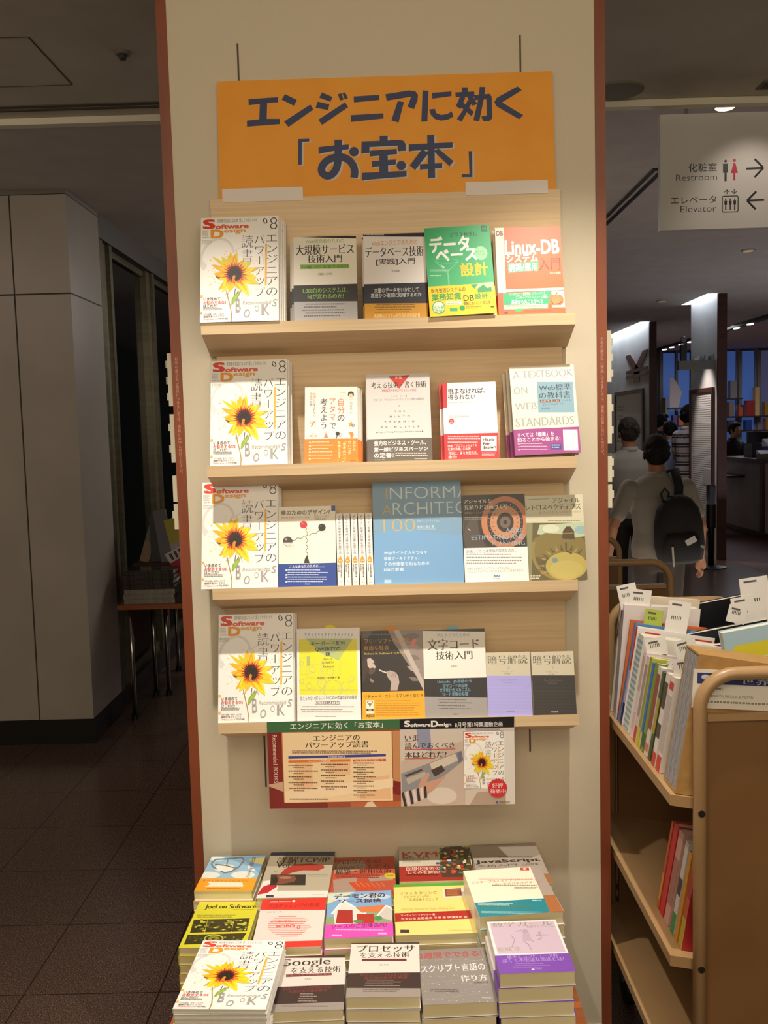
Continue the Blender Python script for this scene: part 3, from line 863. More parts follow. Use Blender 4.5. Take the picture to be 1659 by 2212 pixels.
def cover_norman(a):
    a.fill('#eee6d2')
    a.T('誰のためのデザイン?', 740, 309, 1160, 353, '#40391f', .018)
    a.T('認知科学者のデザイン原論', 742, 368, 985, 384, '#c4604c')
    a.T('D.A.ノーマン', 1030, 356, 1154, 378, '#6a5c48'); a.T('野島久雄訳', 1030, 380, 1128, 400, '#5a4e3c')
    a.rect(1172, 270, 1220, 322, '#2f4d8c')
    a.ell(968, 475, 30, 14, '#ddd3bd'); a.ell(1120, 498, 26, 12, '#ddd3bd'); a.ell(820, 622, 36, 14, '#ddd3bd')
    a.wave(962, 470, 962, 705, 9, 4, 5, '#4a4038'); a.wave(1080, 492, 965, 532, 6, 2, 5, '#4a4038'); a.wave(838, 570, 960, 536, 6, 2, 5, '#4a4038')
    a.ell(935, 438, 32, 32, '#c22f3f'); a.ell(925, 427, 9, 8, '#dc6a72')
    a.ell(1092, 462, 32, 32, '#2c2826'); a.ell(1082, 450, 8, 7, '#5a5450')
    a.ell(798, 580, 42, 42, '#4a423e'); a.poly([(758, 590), (838, 590), (828, 610), (800, 622), (770, 610)], '#d8cfc8'); a.ell(785, 562, 10, 9, '#a89e98')
    a.poly([(958, 705), (970, 705), (985, 765), (937, 765), (945, 730)], '#38312c')
    a.to_band(768, '#22438f')
    a.T('こんなあなたのために……', 815, 780, 1110, 803, '#e8e8ee', .008)
    for i, y in enumerate((820, 842, 860, 880, 898, 918)):
        if i != 1 and i != 4: a.rect(780, y, 794, y+13, '#e8e8ee')
        a.greek(798, y, 1150, y+14, 1, '#cdd2e6', i)
    a.greek(945, 940, 992, 952, 1, '#cdd2e6')
def spine_drop(a):
    a.fill('#e8e2d8')
    a.V('デザイン思考が世界を変える', 14, 18, 38, 352, '#3c3530', .012)
    a.ell(26, 410, 20, 20, '#ee9434'); a.poly([(8, 400), (26, 360), (44, 400)], '#ee9434'); a.greek(14, 402, 38, 420, 1, '#f4d0a0')
    a.vgreek(8, 440, 22, 505, 1, '#6a625a'); a.vgreek(26, 438, 42, 560, 1, '#5a524a', 3)
    a.greek(14, 580, 38, 604, 2, '#a8a096')
def cover_blue(a):
    a.fill('#6e9cc4')
    top = [(40, 40), (700, 30), (700, 440), (640, 445), (560, 435), (470, 425), (380, 410), (280, 402), (180, 408), (100, 425), (60, 445), (40, 450)]
    a.poly(top, '#7398b2')
    a.T('I', 143, 103, 156, 182, '#b9a466', .02); a.T('NFORMA', 173, 92, 745, 178, '#c9d6dc', -.012)
    a.T('A', 117, 222, 190, 302, '#b9a466', -.01); a.T('RCHITEC', 195, 204, 722, 292, '#c9d6dc', -.012)
    a.T('100', 130, 326, 356, 416, '#c2a258', -.022)
    a.T('ユーザーエクスペリエンスデザインのための', 374, 312, 656, 330, '#a8bdc8'); a.T('情報アーキテクチャ設計', 370, 335, 530, 351, '#a8bdc8')
    a.T('長谷川 敦士 著', 372, 373, 490, 391, '#c9d6dc', .01); a.greek(372, 397, 508, 406, 1, '#a8bdc8')
    a.T('Webサイトと人をつなぐ', 135, 554, 442, 582, '#d9e5ee', .008); a.T('情報アーキテクチャ、', 135, 597, 388, 622, '#d9e5ee', .008)
    a.T('その全体像を知るための', 137, 632, 458, 662, '#d9e5ee', .008); a.T('100の要素', 137, 675, 278, 703, '#d9e5ee', .008)
    a.rect(140, 762, 190, 788, '#a8c6de')
def cover_agile(a):
    a.fill('#3a322e')
    a.ell(800, 430, 90, 140, '#4a4138', 24, 15)
    for rx, ry, c in ((205, 232, '#2b2523'), (170, 185, '#b8744f'), (128, 150, '#302a2a'), (108, 118, '#bd8460'), (60, 70, '#2c2624'), (38, 42, '#6a5a4c'), (14, 16, '#2c2624')):
        a.ell(1000 if rx < 200 else 1010, 350, rx, ry, c, 30)
    for k in range(30):
        t = 2*math.pi*k/30
        a.line([(1000+112*math.cos(t), 350+122*math.sin(t)), (1000+122*math.cos(t), 350+134*math.sin(t))], 4, '#a8927c')
    for k in range(20):
        t = 2*math.pi*k/20
        a.line([(1000+84*math.cos(t), 350+94*math.sin(t)), (1000+94*math.cos(t), 350+104*math.sin(t))], 5, '#6a4632')
    a.line([(738, 398), (752, 412)], 5, '#c8c0b4')
    a.T('アジャイルな', 708, 188, 905, 216, '#ece4d8', .005, m=True); a.T('見積りと計画づくり', 710, 226, 1016, 259, '#ece4d8', .005, m=True)
    a.T('価値あるソフトウェアを育てる概算と計画作り', 712, 273, 985, 290, '#a89c90'); a.greek(712, 312, 860, 336, 2, '#948a80')
    a.T('AGILE', 1004, 392, 1128, 418, '#8fb4cc', -.01); a.T('ESTIMATING AND', 760, 440, 1140, 472, '#8fb4cc', -.01); a.T('PLANNING', 905, 485, 1140, 514, '#8fb4cc', -.01)
    a.to_band(530, '#eeeae4')
    a.T('計画づくりとは価値の探求なのだ。', 722, 542, 1072, 568, '#5a544e', .004)
    for i, y in enumerate((576, 598, 620, 640)): a.greek(722, y, 1140, y+15, 1, '#8a847e', i+2)
    a.T('見積りと計画づくりがアジャイルでないのに、', 725, 671, 1036, 690, '#6a645e'); a.T('プロジェクトがアジャイルであるということはありえない。', 725, 690, 1132, 710, '#6a645e')
    a.line([(915, 748), (922, 728), (932, 746), (942, 728), (948, 745), (960, 728)], 7, '#3f7fb4'); a.T('マイナビ', 914, 749, 960, 762, '#3a3530', .02)
def cover_retro(a):
    a.fill('#cdc8aa')
    a.line([(1170, 190), (1320, 184)], 4, '#8a866a')
    a.T('アジャイル', 1342, 178, 1540, 214, INK, .008, m=True); a.T('レトロスペクティブズ', 1152, 222, 1548, 264, INK, .008, m=True)
    a.T('強いチームを育てる「ふりかえり」の手引き', 1246, 272, 1548, 290, '#bc6a40'); a.greek(1310, 338, 1550, 350, 1, '#6a6850')
    a.rect(1140, 358, 1600, 780, '#5f5430')
    a.poly([(1250, 372), (1600, 352), (1600, 450), (1480, 470), (1230, 440)], '#b5c2a0'); a.ell(1330, 400, 60, 30, '#d0d4b8'); a.ell(1550, 410, 50, 30, '#8fb0b0')
    a.poly([(1210, 470), (1290, 430), (1400, 440), (1560, 470), (1590, 520), (1590, 620), (1200, 600)], '#7d6e36')
    a.poly([(1410, 470), (1415, 420), (1440, 385), (1470, 385), (1498, 420), (1500, 480)], '#4c3a24'); a.poly([(1415, 430), (1495, 428), (1495, 438), (1415, 440)], '#86703a')
    a.ring(1390, 560, 190, 195, 22, '#8d7c3c', 30, 0, 20, 200)
    for k in range(14):
        t = R(150+k*12)
        a.poly([(1430+150*math.cos(t), 660+105*math.sin(t)), (1430+205*math.cos(t+.06), 660+150*math.sin(t+.06)), (1430+150*math.cos(t+.13), 660+105*math.sin(t+.13))], '#57492a' if k % 2 else '#a38a48')
    a.ell(1440, 668, 150, 100, '#b3a250', 28); a.ell(1440, 690, 120, 62, '#bcab5c', 24)
    a.ell(1356, 626, 20, 19, '#6f8a88'); a.line([(1436, 500), (1440, 560), (1480, 580)], 12, '#4f4422')
    a.poly([(1145, 358), (1200, 358), (1190, 780), (1150, 780)], '#86835c'); a.greek(1182, 730, 1260, 765, 2, '#c8c4a8')

def cover_qwerty(a):
    a.fill('#ece7e0')
    a.poly([(815, 268), (1302, 262), (1318, 735), (815, 738)], '#e6de28')
    b, lt = '#9fb2ae', '#c9cc62'
    a.poly([(870, 262), (1268, 262), (1150, 445), (1000, 380)], '#b4bf6e')
    for k in range(15):
        x = 865+k*28
        a.rect(x, 214+(k % 3)*4, x+12, 236, '#9fb6c4'); a.line([(x+6, 236), (1050+(k-7)*9, 420-abs(k-7)*6)], 3, b)
    for x0, y0, x1, y1 in ((820, 300, 905, 380), (830, 420, 900, 560), (880, 480, 1000, 590), (1160, 440, 1170, 560), (830, 690, 1310, 700)):
        a.line([(x0, y0), (x1, y0), (x1, y1), (x0, y1), (x0, y0)], 3, lt)
    for x, y, r_ in ((835, 470, 18), (930, 520, 26), (1100, 690, 80), (1010, 640, 40), (1210, 660, 36), (1260, 600, 22), (835, 620, 20), (1080, 540, 30), (900, 660, 24)): a.ring(x, y, r_, r_, 3, b, 16)
    for k in range(8): a.line([(1010+k*4, 440), (1000+k*5, 720)], 2, b) if k % 3 == 0 else a.ring(880+k*56, 690, 12, 18, 3, lt, 10)
    a.rect(880, 410, 905, 490, '#a8b86a')
    a.T('キーボード配列', 912, 283, 1206, 319, '#38342a', .016); a.T('QWERTYの', 952, 333, 1166, 368, '#38342a', .02); a.T('謎', 1040, 374, 1080, 408, '#38342a', .016)
    a.T('Myth of', 1022, 424, 1096, 445, '#4a4636', 0, sl=.15); a.T('QWERTY', 1010, 452, 1112, 475, '#4a4636', 0, sl=.15); a.T('Keyboard', 1018, 486, 1112, 510, '#4a4636', 0, sl=.15)
    a.T('安岡孝一+安岡素子 著', 970, 581, 1160, 599, '#38342a')
    a.T('覚えられない!打ちにくい!?この不思議な配列の秘密', 822, 744, 1310, 780, '#38342a', m=True)
    for k, ch in enumerate('QWERTY'):
        x = 950+k*36; a.line([(x, 792), (x+32, 791), (x+32, 816), (x, 817), (x, 792)], 3, '#4a453c'); a.T(ch, x+9, 795, x+25, 812, '#38342a', .01)
    for i, y in enumerate((835, 858, 880)): a.greek(835-8*(i % 2), y, 1300, y+13, 1, '#8a847a', i+1)
    a.greek(955, 920, 1140, 932, 1, '#9a948a')
def cover_free(a):
    a.fill('#2a2320')
    a.poly([(1560, 170), (1900, 170), (1900, 720), (1720, 450), (1620, 300)], '#8f8078')
    for k in range(5): a.poly([(1690+k*14, 240+k*88), (1800, 215+k*95), (1850, 250+k*95), (1740+k*10, 290+k*85)], '#a5968c' if k % 2 else '#786a62')
    a.poly([(1620, 200), (1660, 180), (1880, 640), (1880, 720)], '#b9aaa0')
    a.poly([(1350, 200), (1440, 200), (1400, 260), (1350, 262)], '#5d5650'); a.greek(1380, 225, 1640, 240, 1, '#6f665e')
    a.T('フリーソフトウェアと', 1370, 264, 1758, 304, '#d98c30', .008); a.T('自由な社会', 1368, 324, 1580, 361, '#d98c30', .008)
    a.T('Richard M. Stallmanエッセイ集', 1370, 381, 1725, 401, '#c9b446', .004)
    a.poly([(1365, 440), (1400, 420), (1440, 430), (1470, 465), (1475, 520), (1450, 550), (1410, 545), (1385, 560), (1370, 640), (1352, 640), (1352, 470)], '#3d302a')
    a.poly([(1392, 440), (1420, 432), (1446, 450), (1452, 480), (1468, 510), (1458, 520), (1440, 512), (1415, 520), (1398, 500)], '#c0aea2')
    a.poly([(1415, 520), (1466, 518), (1460, 548), (1430, 575), (1405, 560)], '#54433a'); a.line([(1440, 478), (1455, 476)], 5, '#4a3a32')
    a.line([(1496, 534), (1640, 588)], 11, '#cfc2b8')
    a.poly([(1560, 545), (1590, 538), (1640, 556), (1660, 590), (1668, 640), (1650, 710), (1590, 710), (1600, 640), (1565, 590)], '#b3a095')
    for k in range(4): a.line([(1574+k*19, 546+k*5), (1582+k*19, 588+k*6)], 4, '#7d6c62')
    a.poly([(1768, 300), (1800, 262), (1818, 282), (1800, 312), (1812, 330), (1786, 340), (1766, 322)], '#d87a78')
    a.poly([(1420, 600), (1450, 625), (1440, 645), (1415, 620)], '#8f7a6c')
    a.to_band(716, '#f0a620')
    a.T('リチャード・ストールマンかく語りき', 1372, 738, 1868, 772, '#3a2a12', .012)
    for i in range(7): a.greek(1468, 792+i*20, 1860, 805+i*20, 1, '#b47a18', i+2)
    a.rect(1385, 790, 1450, 902, '#f0e4cc'); a.ring(1418, 808, 22, 12, 5, '#5a4a34'); a.poly([(1404, 822), (1432, 822), (1418, 850)], '#8a7a64'); a.rect(1388, 862, 1448, 882, '#3a2a1a'); a.T('GNU', 1400, 866, 1436, 878, '#f0e4cc')
    a.T('ASCII', 1384, 911, 1456, 934, '#33240f', .03)
def cover_moji(a):
    a.fill('#e8e1d4')
    a.rect(260, 150, 800, 186, '#262320'); a.greek(290, 172, 425, 183, 1, '#cfc8bb')
    a.T('プログラマのための', 385, 202, 648, 231, '#6f9ab0')
    a.T('文字コード', 310, 248, 720, 332, INK, .008, m=True); a.T('技術入門', 375, 344, 668, 411, INK, .005, m=True); a.T('矢野啓介', 498, 458, 548, 474, '#3a342e')
    a.to_band(560, '#222021')
    for i, t in enumerate(('Unicode、JIS規格の今', '文字コードの原理', '文字化けのメカニズム', 'コード変換の基礎')):
        a.T(t, (388, 430, 405, 425)[i], 572+i*33, (662, 625, 650, 632)[i], 602+i*33, '#78a9bf', m=True)
    a.rect(260, 711, 800, 890, '#9a9590')
    for i, y in enumerate((727, 751, 775, 798)): a.greek(390+12*(i % 2), y, 672, y+14, 1, '#5c5652', i)
    a.greek(512, 842, 556, 855, 1, '#3c3632')
def cipher(v):
    def d(a):
        q = a.q; x0, x1 = q[3][0]-4, q[1][0]
        sx = (x1-x0)/350
        a.fill('#c6bda4')
        a.T('暗号解読', x0+4*sx, 368, x1-20*sx, 438, '#5c5548', m=True)
        a.T('上' if v == 0 else '下', x0+160*sx, 455, x0+188*sx, 475, '#8a836e')
        a.T('サイモン・シン', x0+112*sx, 491, x0+220*sx, 504, '#7a735f'); a.T('青木薫訳', x0+138*sx, 510, x0+190*sx, 521, '#7a735f')
        c, c2 = (('#a49edb', '#8681bc'), ('#2c2825', '#5c554c'))[v]
        a.rect(x0-60, 532 if v == 0 else 524, x1+60, 900, c)
        a.T('The Code Book', x0+95*sx, 556, x0+248*sx, 572, c2); a.greek(x0+130*sx, 584, x0+215*sx, 592, 1, c2)
        for k in range(8): a.greek(x0+10*sx, 620+k*26, x1+30*sx, 632+k*26, 1, '#b0aae2' if v == 0 else '#3c3732', k+v*3, .4)
        a.T('新潮文庫', x0+158*sx, 808, x0+218*sx, 822, '#5d58a0' if v == 0 else '#d8d0c4')
    return d

# ---- covers lying flat
def flat_sky(a):
    a.fill('#93bcd6')
    for x, y, rx, ry in ((300, 380, 90, 25), (420, 330, 80, 30), (560, 380, 90, 28), (650, 320, 60, 30), (360, 260, 60, 14)): a.ell(x, y, rx, ry, '#e4e4d8')
    a.poly([(520, 250), (720, 235), (690, 380), (600, 300)], '#7faacb'); a.poly([(590, 260), (720, 250), (700, 300), (630, 290)], '#cdbf78')
    a.line([(316, 295), (345, 265), (440, 260), (540, 250), (560, 270), (525, 320), (470, 355), (420, 365), (380, 345), (330, 320), (316, 295)], 11, '#77756f')
    a.line([(440, 262), (430, 310), (500, 330)], 9, '#77756f'); a.line([(345, 300), (430, 310)], 9, '#77756f'); a.ell(390, 330, 32, 20, '#e8e6de')
    a.V('自分の頭で', 606, 248, 640, 320, '#4a4a44', .01); a.V('考える力', 590, 325, 622, 400, '#4a4a44', .01)
    a.to_band(408, '#f0a024')
    a.T('すべてはリングのなかに', 262, 415, 610, 432, '#8a5010')
    a.poly([(300, 432), (560, 438), (570, 470), (280, 470), (320, 452)], '#f2e6cc'); a.greek(300, 478, 560, 490, 1, '#a8640f')
def flat_tcp(a):
    a.fill('#b3a890')
    a.rect(600, 200, 1270, 240, '#3b3a58')
    a.T('詳解TCP/IP', 785, 248, 1212, 292, '#332b26', .012, m=True); a.T('Vol.1', 785, 294, 932, 330, '#332b26', .012, m=True)
    a.poly([(640, 552), (690, 430), (820, 415), (800, 500), (1215, 500), (1200, 556)], '#e8ded2')
    a.poly([(650, 530), (690, 470), (780, 440), (800, 470), (730, 515)], '#bf2430')
    a.poly([(800, 400), (850, 340), (930, 305), (1060, 298), (1160, 312), (1168, 330), (1120, 352), (1000, 350), (920, 365), (850, 390)], '#a8352c')
    a.rect(745, 382, 1020, 460, '#352e28'); a.poly([(765, 395), (800, 385), (930, 390), (948, 415), (930, 435), (820, 455), (775, 450)], '#7a4a38'); a.ell(782, 422, 22, 28, '#2f211c'); a.ell(860, 405, 50, 9, '#a8745c')
    a.greek(1030, 378, 1205, 402, 2, '#968b76'); a.greek(770, 355, 800, 375, 1, '#968b76'); a.greek(1070, 528, 1180, 536, 1, '#b5aa9c'); a.rect(720, 530, 778, 548, '#3d3a5a')
def flat_linux(a):
    a.fill('#b5503a')
    for p in ([(1250, 300), (1480, 270), (1520, 330), (1260, 380)], [(1240, 420), (1420, 400), (1400, 500), (1230, 520)], [(1500, 395), (1700, 380), (1690, 420), (1510, 430)]): a.poly(p, '#a58c7c')
    a.poly([(1600, 280), (1740, 250), (1740, 330)], '#c0452c'); a.poly([(1350, 440), (1480, 430), (1600, 520), (1420, 530)], '#c24a2a')
    for k in range(6): a.line([(1400+k*40, 440), (1430+k*38, 470)], 6, '#cf7a3a')
    a.T('プロのための', 1276, 262, 1622, 300, '#5a3a30', 0, m=True); a.T('Linuxシステム', 1275, 304, 1690, 332, '#4a3028', 0, m=True); a.T('構築・運用技術', 1268, 338, 1690, 374, '#33221c', .01, m=True)
    a.greek(1262, 380, 1610, 410, 2, '#8a2f22'); a.ell(1678, 387, 48, 22, '#cfb52c'); a.greek(1650, 380, 1706, 392, 1, '#8a7418')
def flat_kvm(a):
    a.fill('#c6bca8')
    a.T('KVM', 238, 204, 505, 250, '#bd4a38', .01, m=True); a.T('徹底入門', 236, 246, 440, 271, '#55502f', .005, m=True)
    a.greek(240, 276, 440, 284, 1, '#8a9a5a'); a.greek(240, 292, 380, 302, 1, '#8a8272'); a.greek(230, 166, 500, 172, 1, '#a89e8a')
    a.poly([(200, 338), (800, 325), (800, 520), (190, 520)], '#9f2f26')
    r = random.Random(8)
    a.poly([(520, 200), (560, 160), (680, 155), (740, 185), (760, 330), (780, 440), (540, 440), (525, 330)], '#4a3a2c')
    for k in range(95):
        x, y = r.uniform(505, 755), r.uniform(165, 400)
        a.ell(x, y, r.uniform(9, 20), r.uniform(6, 12), r.choice(['#b8352a', '#c8452c', '#5f7a34', '#8a9a3c', '#c8a03a', '#2f2a26', '#3a5a7a', '#d8c8a8']), 10)
    a.T('仮想化技術の', 258, 342, 525, 376, '#dcc2b0', .015); a.T('しくみを解説!', 276, 380, 522, 408, '#dcc2b0', .015); a.greek(262, 414, 520, 428, 1, '#5a1c16')
def flat_js(a):
    a.fill('#a6998c')
    a.greek(760, 140, 1100, 164, 2, '#7c7166'); a.greek(955, 238, 1240, 258, 2, '#6a6056', 4)
    a.T('JavaScript', 788, 262, 1282, 297, '#2d2827', .035); a.T('本格入門', 800, 305, 1102, 324, '#5a5148', 0, m=True); a.T('山田祥寛', 1142, 297, 1266, 313, '#3a332e')
    a.urect(0, .78, 1, 1, '#a06a3c')
def flat_joel(a):
    a.fill('#d6cf34')
    a.T('Joel on Software', 306, 584, 690, 624, '#3c3416', .03, m=True); a.greek(520, 622, 680, 632, 1, '#8a8420'); a.greek(250, 662, 555, 690, 2, '#9a9428')
    dk, md = '#3c3718', '#8f8a2c'
    for p in ([(228, 702), (335, 698), (318, 800), (205, 806)], [(338, 698), (535, 694), (522, 796), (322, 800)], [(538, 694), (652, 690), (640, 790), (526, 796)]): a.poly(p, dk)
    r = random.Random(3)
    for k in range(60):
        x, y = r.uniform(225, 635), r.uniform(705, 790); a.ell(x, y, r.uniform(8, 22), r.uniform(4, 9), r.choice([md, '#5d581e', '#c8c238', '#2c280f']), 8)
    a.poly([(190, 822), (640, 805), (600, 880), (165, 900)], dk); a.ring(395, 850, 70, 28, 9, '#c8c238'); a.ell(395, 850, 45, 18, md); a.poly([(380, 838), (412, 848), (384, 862)], dk)
    for k in range(25):
        x, y = r.uniform(200, 600), r.uniform(830, 880); a.ell(x, y, r.uniform(6, 14), r.uniform(3, 6), r.choice([md, '#5d581e']), 8)
def flat_red(a):
    a.fill('#ded5cc')
    a.rect(620, 520, 1260, 640, '#dd382e')
    a.T('Computer Science Library', 775, 572, 930, 584, '#f0d8d0'); a.rect(765, 568, 960, 570, '#8a241c'); a.ell(950, 574, 12, 7, '#f0e0d8'); a.T('プログラミングの基礎', 762, 592, 1145, 622, '#94281f', .005, m=True); a.T('河野 健一 著', 750, 652, 860, 660, '#7a7068')
    for i in range(12):
        y = 684+i*13.5; t = (y+6-762)/84; k = math.sqrt(max(0, 1-t*t))
        a.greek(924-162*k, y, 924+162*k*1.1, y+10, 1, '#dd6a62' if i % 3 else '#d8453c', i+2, .7)
    a.T('#DBD', 820, 748, 960, 772, '#d8453c', .02); a.T('0', 975, 758, 1005, 780, '#d8453c'); a.T('decHp', 830, 716, 940, 736, '#dd5a52')
    a.poly([(560, 880), (1260, 868), (1260, 930), (560, 940)], '#dd382e')
def flat_house(a):
    a.fill('#7fa8cf')
    a.poly([(1200, 520), (1420, 505), (1300, 560), (1200, 600)], '#d8d4a0'); a.ell(1560, 540, 120, 22, '#b8cede'); a.ell(1300, 545, 80, 18, '#c8d6dc')
    a.poly([(1185, 700), (1700, 640), (1720, 800), (1180, 800)], '#8fa070')
    a.poly([(1255, 660), (1330, 570), (1490, 660), (1480, 760), (1265, 760)], '#e0d8d0'); a.line([(1240, 672), (1330, 568), (1500, 668)], 12, '#efeae4')
    a.poly([(1420, 620), (1640, 600), (1650, 650), (1470, 660)], '#d07a4a'); a.poly([(1580, 690), (1650, 610), (1700, 640), (1700, 720)], '#c8c0b8'); a.line([(1565, 700), (1650, 606), (1710, 640)], 10, '#efeae4')
    a.poly([(1290, 640), (1400, 640), (1400, 740), (1270, 740)], '#a8322a'); a.rect(1430, 670, 1560, 740, '#b03a2c'); a.ell(1590, 700, 30, 18, '#4f8a5a'); a.ell(1440, 725, 40, 12, '#5d8a4a')
    a.T('デーモン君の', 1264, 516, 1642, 552, '#4a3030', .03); a.T('ソース探検', 1296, 556, 1612, 586, '#4a3030', .03)
    a.to_band(742, '#df4fb4')
    a.T('ソースのご加護あれ!', 1238, 742, 1650, 776, '#7c1a66', .012); a.greek(1270, 786, 1640, 800, 1, '#f0b0dc'); a.rect(1238, 828, 1315, 842, '#f0b0dc'); a.rect(1586, 810, 1650, 822, '#f0b0dc')
def flat_refactor(a):
    a.fill('#e9d57e')
    a.poly([(170, 440), (760, 425), (766, 452), (175, 468)], '#4fa03c'); a.rect(240, 452, 320, 462, '#a8662c')
    a.T('リファクタリング', 230, 500, 512, 524, '#6a5a24', .004); a.T('プログラミングの', 258, 530, 450, 548, '#6a5a24'); a.T('体質改善テクニック', 298, 548, 515, 570, '#6a5a24')
    a.poly([(552, 478), (706, 470), (716, 540), (558, 548)], '#e0d8d0'); a.poly([(568, 482), (690, 476), (696, 532), (574, 538)], '#8f5230'); a.greek(585, 486, 680, 528, 4, '#b87a4a')
    a.T('Refactoring: Improving the Design of Existing Code', 238, 620, 640, 642, '#c8803a')
    a.poly([(180, 664), (800, 638), (812, 700), (186, 732)], '#ab2c22')
    a.T('マーティン・ファウラー 著', 232, 668, 492, 684, '#f0dccc', .005); a.T('児玉公信 友野晶夫 平澤 章 梅澤真史 訳', 232, 689, 735, 706, '#f0dccc', .005)
    a.rect(226, 788, 295, 812, '#4a3038'); a.greek(590, 786, 775, 800, 1, '#cdb45c')
def flat_enter(a):
    a.fill('#ebe3ca')
    a.poly([(1240, 300), (1330, 290), (1460, 660), (1350, 665)], '#a6978c')
    a.rect(1172, 320, 1236, 341, '#b84a3c'); a.ell(1204, 330, 14, 7, '#e0c0b4')
    a.greek(855, 405, 1260, 415, 1, '#c89a8a'); a.T('エンタープライズアプリケーション', 792, 409, 1292, 427, '#c8503c', .008); a.T('アーキテクチャパターン', 968, 428, 1312, 446, '#c8503c', .008)
    a.greek(950, 450, 1290, 466, 1, '#8a8270'); a.greek(1110, 466, 1290, 488, 2, '#7a7262')
    a.to_band(570, '#22838f')
    a.poly([(1315, 530), (1470, 520), (1480, 680), (1356, 690)], '#a8693c')
    a.greek(822, 592, 1090, 616, 2, '#a8d0d0'); a.greek(1230, 565, 1310, 580, 1, '#a8d0d0', 5); a.greek(835, 612, 1310, 636, 1, '#4a7a5a', 6); a.greek(838, 656, 1330, 676, 2, '#8fc4c4', 7)
def flat_search(a):
    a.fill('#dbd1c8')
    a.rect(840, 960, 1380, 992, '#3a302c')
    a.T('Google', 860, 998, 1246, 1066, '#332a26', -.008, m=True); a.T('を支える技術', 948, 1060, 1316, 1108, '#332a26', .004, m=True)
    a.poly([(906, 1120), (1248, 1108), (1246, 1126), (904, 1140)], '#6b2c30'); a.T('巨大システムの内側の世界', 912, 1113, 1240, 1135, '#a87a74'); a.T('西田圭介', 1045, 1147, 1100, 1160, '#5a504a')
    a.to_band(1208, '#392826')
    a.T('巨大システムの内側の世界', 884, 1208, 1240, 1236, '#7d3a38', m=True); a.T('先端技術の徹底解説', 920, 1236, 1200, 1256, '#7d3a38', m=True)
    for i in range(4): a.greek(1005-8*i, 1266+i*18, 1130, 1278+i*18, 1, '#a09088', i)
    a.poly([(740, 1352), (1340, 1328), (1340, 1400), (740, 1430)], '#968c84'); a.greek(860, 1358, 1210, 1372, 1, '#5c544e')
def flat_proc(a):
    a.fill('#ddd4ca')
    a.rect(1360, 870, 1900, 892, '#3a302c')
    a.T('プロセッサ', 1415, 900, 1850, 952, '#332a26', .006, m=True); a.T('を支える技術', 1440, 955, 1806, 996, '#332a26', .004, m=True)
    a.rect(1452, 1003, 1786, 1021, '#6b2c30'); a.T('Hisa Ando', 1580, 1043, 1656, 1055, '#5a504a')
    a.to_band(1112, '#392826')
    a.T('果てしなくスピードを追求する世界', 1440, 1118, 1800, 1138, '#8a3a36', m=True); a.T('最先端の技術を解説', 1470, 1140, 1790, 1158, '#8a3a36', m=True)
    for i in range(4): a.greek(1490-6*i, 1164+i*14, 1750, 1174+i*14, 1, '#a09088', i)
    a.rect(1310, 1228, 1900, 1310, '#968c84'); a.greek(1460, 1236, 1740, 1262, 2, '#5c544e')
def flat_script(a):
    a.fill('#8b837d')
    a.T('2週間でできる!', 385, 938, 866, 984, '#a8544c', .03)
    r = random.Random(2)
    pts = [(395+j*58+r.uniform(-8, 8)+i*4, 1000+i*62+r.uniform(-8, 8)) for i in range(6) for j in range(9)]
    a.polys([[(x-3, y), (x, y-5), (x+3, y), (x, y+5)] for x, y in pts], '#d8d2cc')
    for k in range(0, 50, 2): a.line([pts[k], pts[k+1]], 1.6, '#aaa39c')
    for k in range(0, 42, 5): a.line([pts[k], pts[k+10]], 1.6, '#a39c95')
    a.T('スクリプト言語の', 390, 1033, 880, 1092, '#e6e0da', .008); a.T('作り方', 692, 1114, 886, 1162, '#e6e0da', .008); a.T('前橋和弥 著', 788, 1165, 892, 1178, '#5a524c')
    a.greek(450, 1228, 670, 1256, 2, '#5e5751'); a.greek(835, 1284, 905, 1294, 1, '#c8c2bc')
def flat_girl(a):
    a.fill('#e6dcdc')
    a.poly([(905, 738), (1385, 720), (1465, 955), (960, 970)], '#c8b2c2')
    a.T('数学ガール', 918, 726, 1376, 760, '#938f80', 0, m=True); a.T('乱択アルゴリズム', 1178, 750, 1386, 770, '#938f86', .008)
    g = '#a08a9c'
    for L in ([(1150, 790), (1165, 830), (1150, 870), (1190, 900), (1210, 940)], [(1185, 790), (1200, 850), (1230, 880)], [(1060, 830), (1090, 860), (1065, 920)], [(1270, 800), (1290, 850), (1260, 865)], [(1100, 800), (1140, 790)], [(1250, 830), (1340, 825)]): a.line(L, 6, g)
    a.ell(1168, 800, 22, 18, '#b29cae'); a.poly([(1145, 820), (1200, 815), (1215, 870), (1150, 875)], '#b8a3b4'); a.ell(1275, 812, 14, 12, '#b29cae')
    a.T('結城 浩', 958, 918, 1130, 948, '#a09a84', 0, m=True)
    a.to_band(976, '#7a46ab')
    a.T('確率とコンピュータの', 1024, 972, 1402, 1002, '#b294d2', .004, m=True); a.T('深くて不思議な関係とは?', 988, 1000, 1452, 1030, '#b294d2', .004, m=True)
    for i in range(3): a.greek(1090-10*i, 1040+i*14, 1350, 1050+i*14, 1, '#a482c6', i)
    a.ell(1215, 1088, 12, 6, '#d8c8e4'); a.greek(1232, 1082, 1280, 1092, 1, '#a482c6')
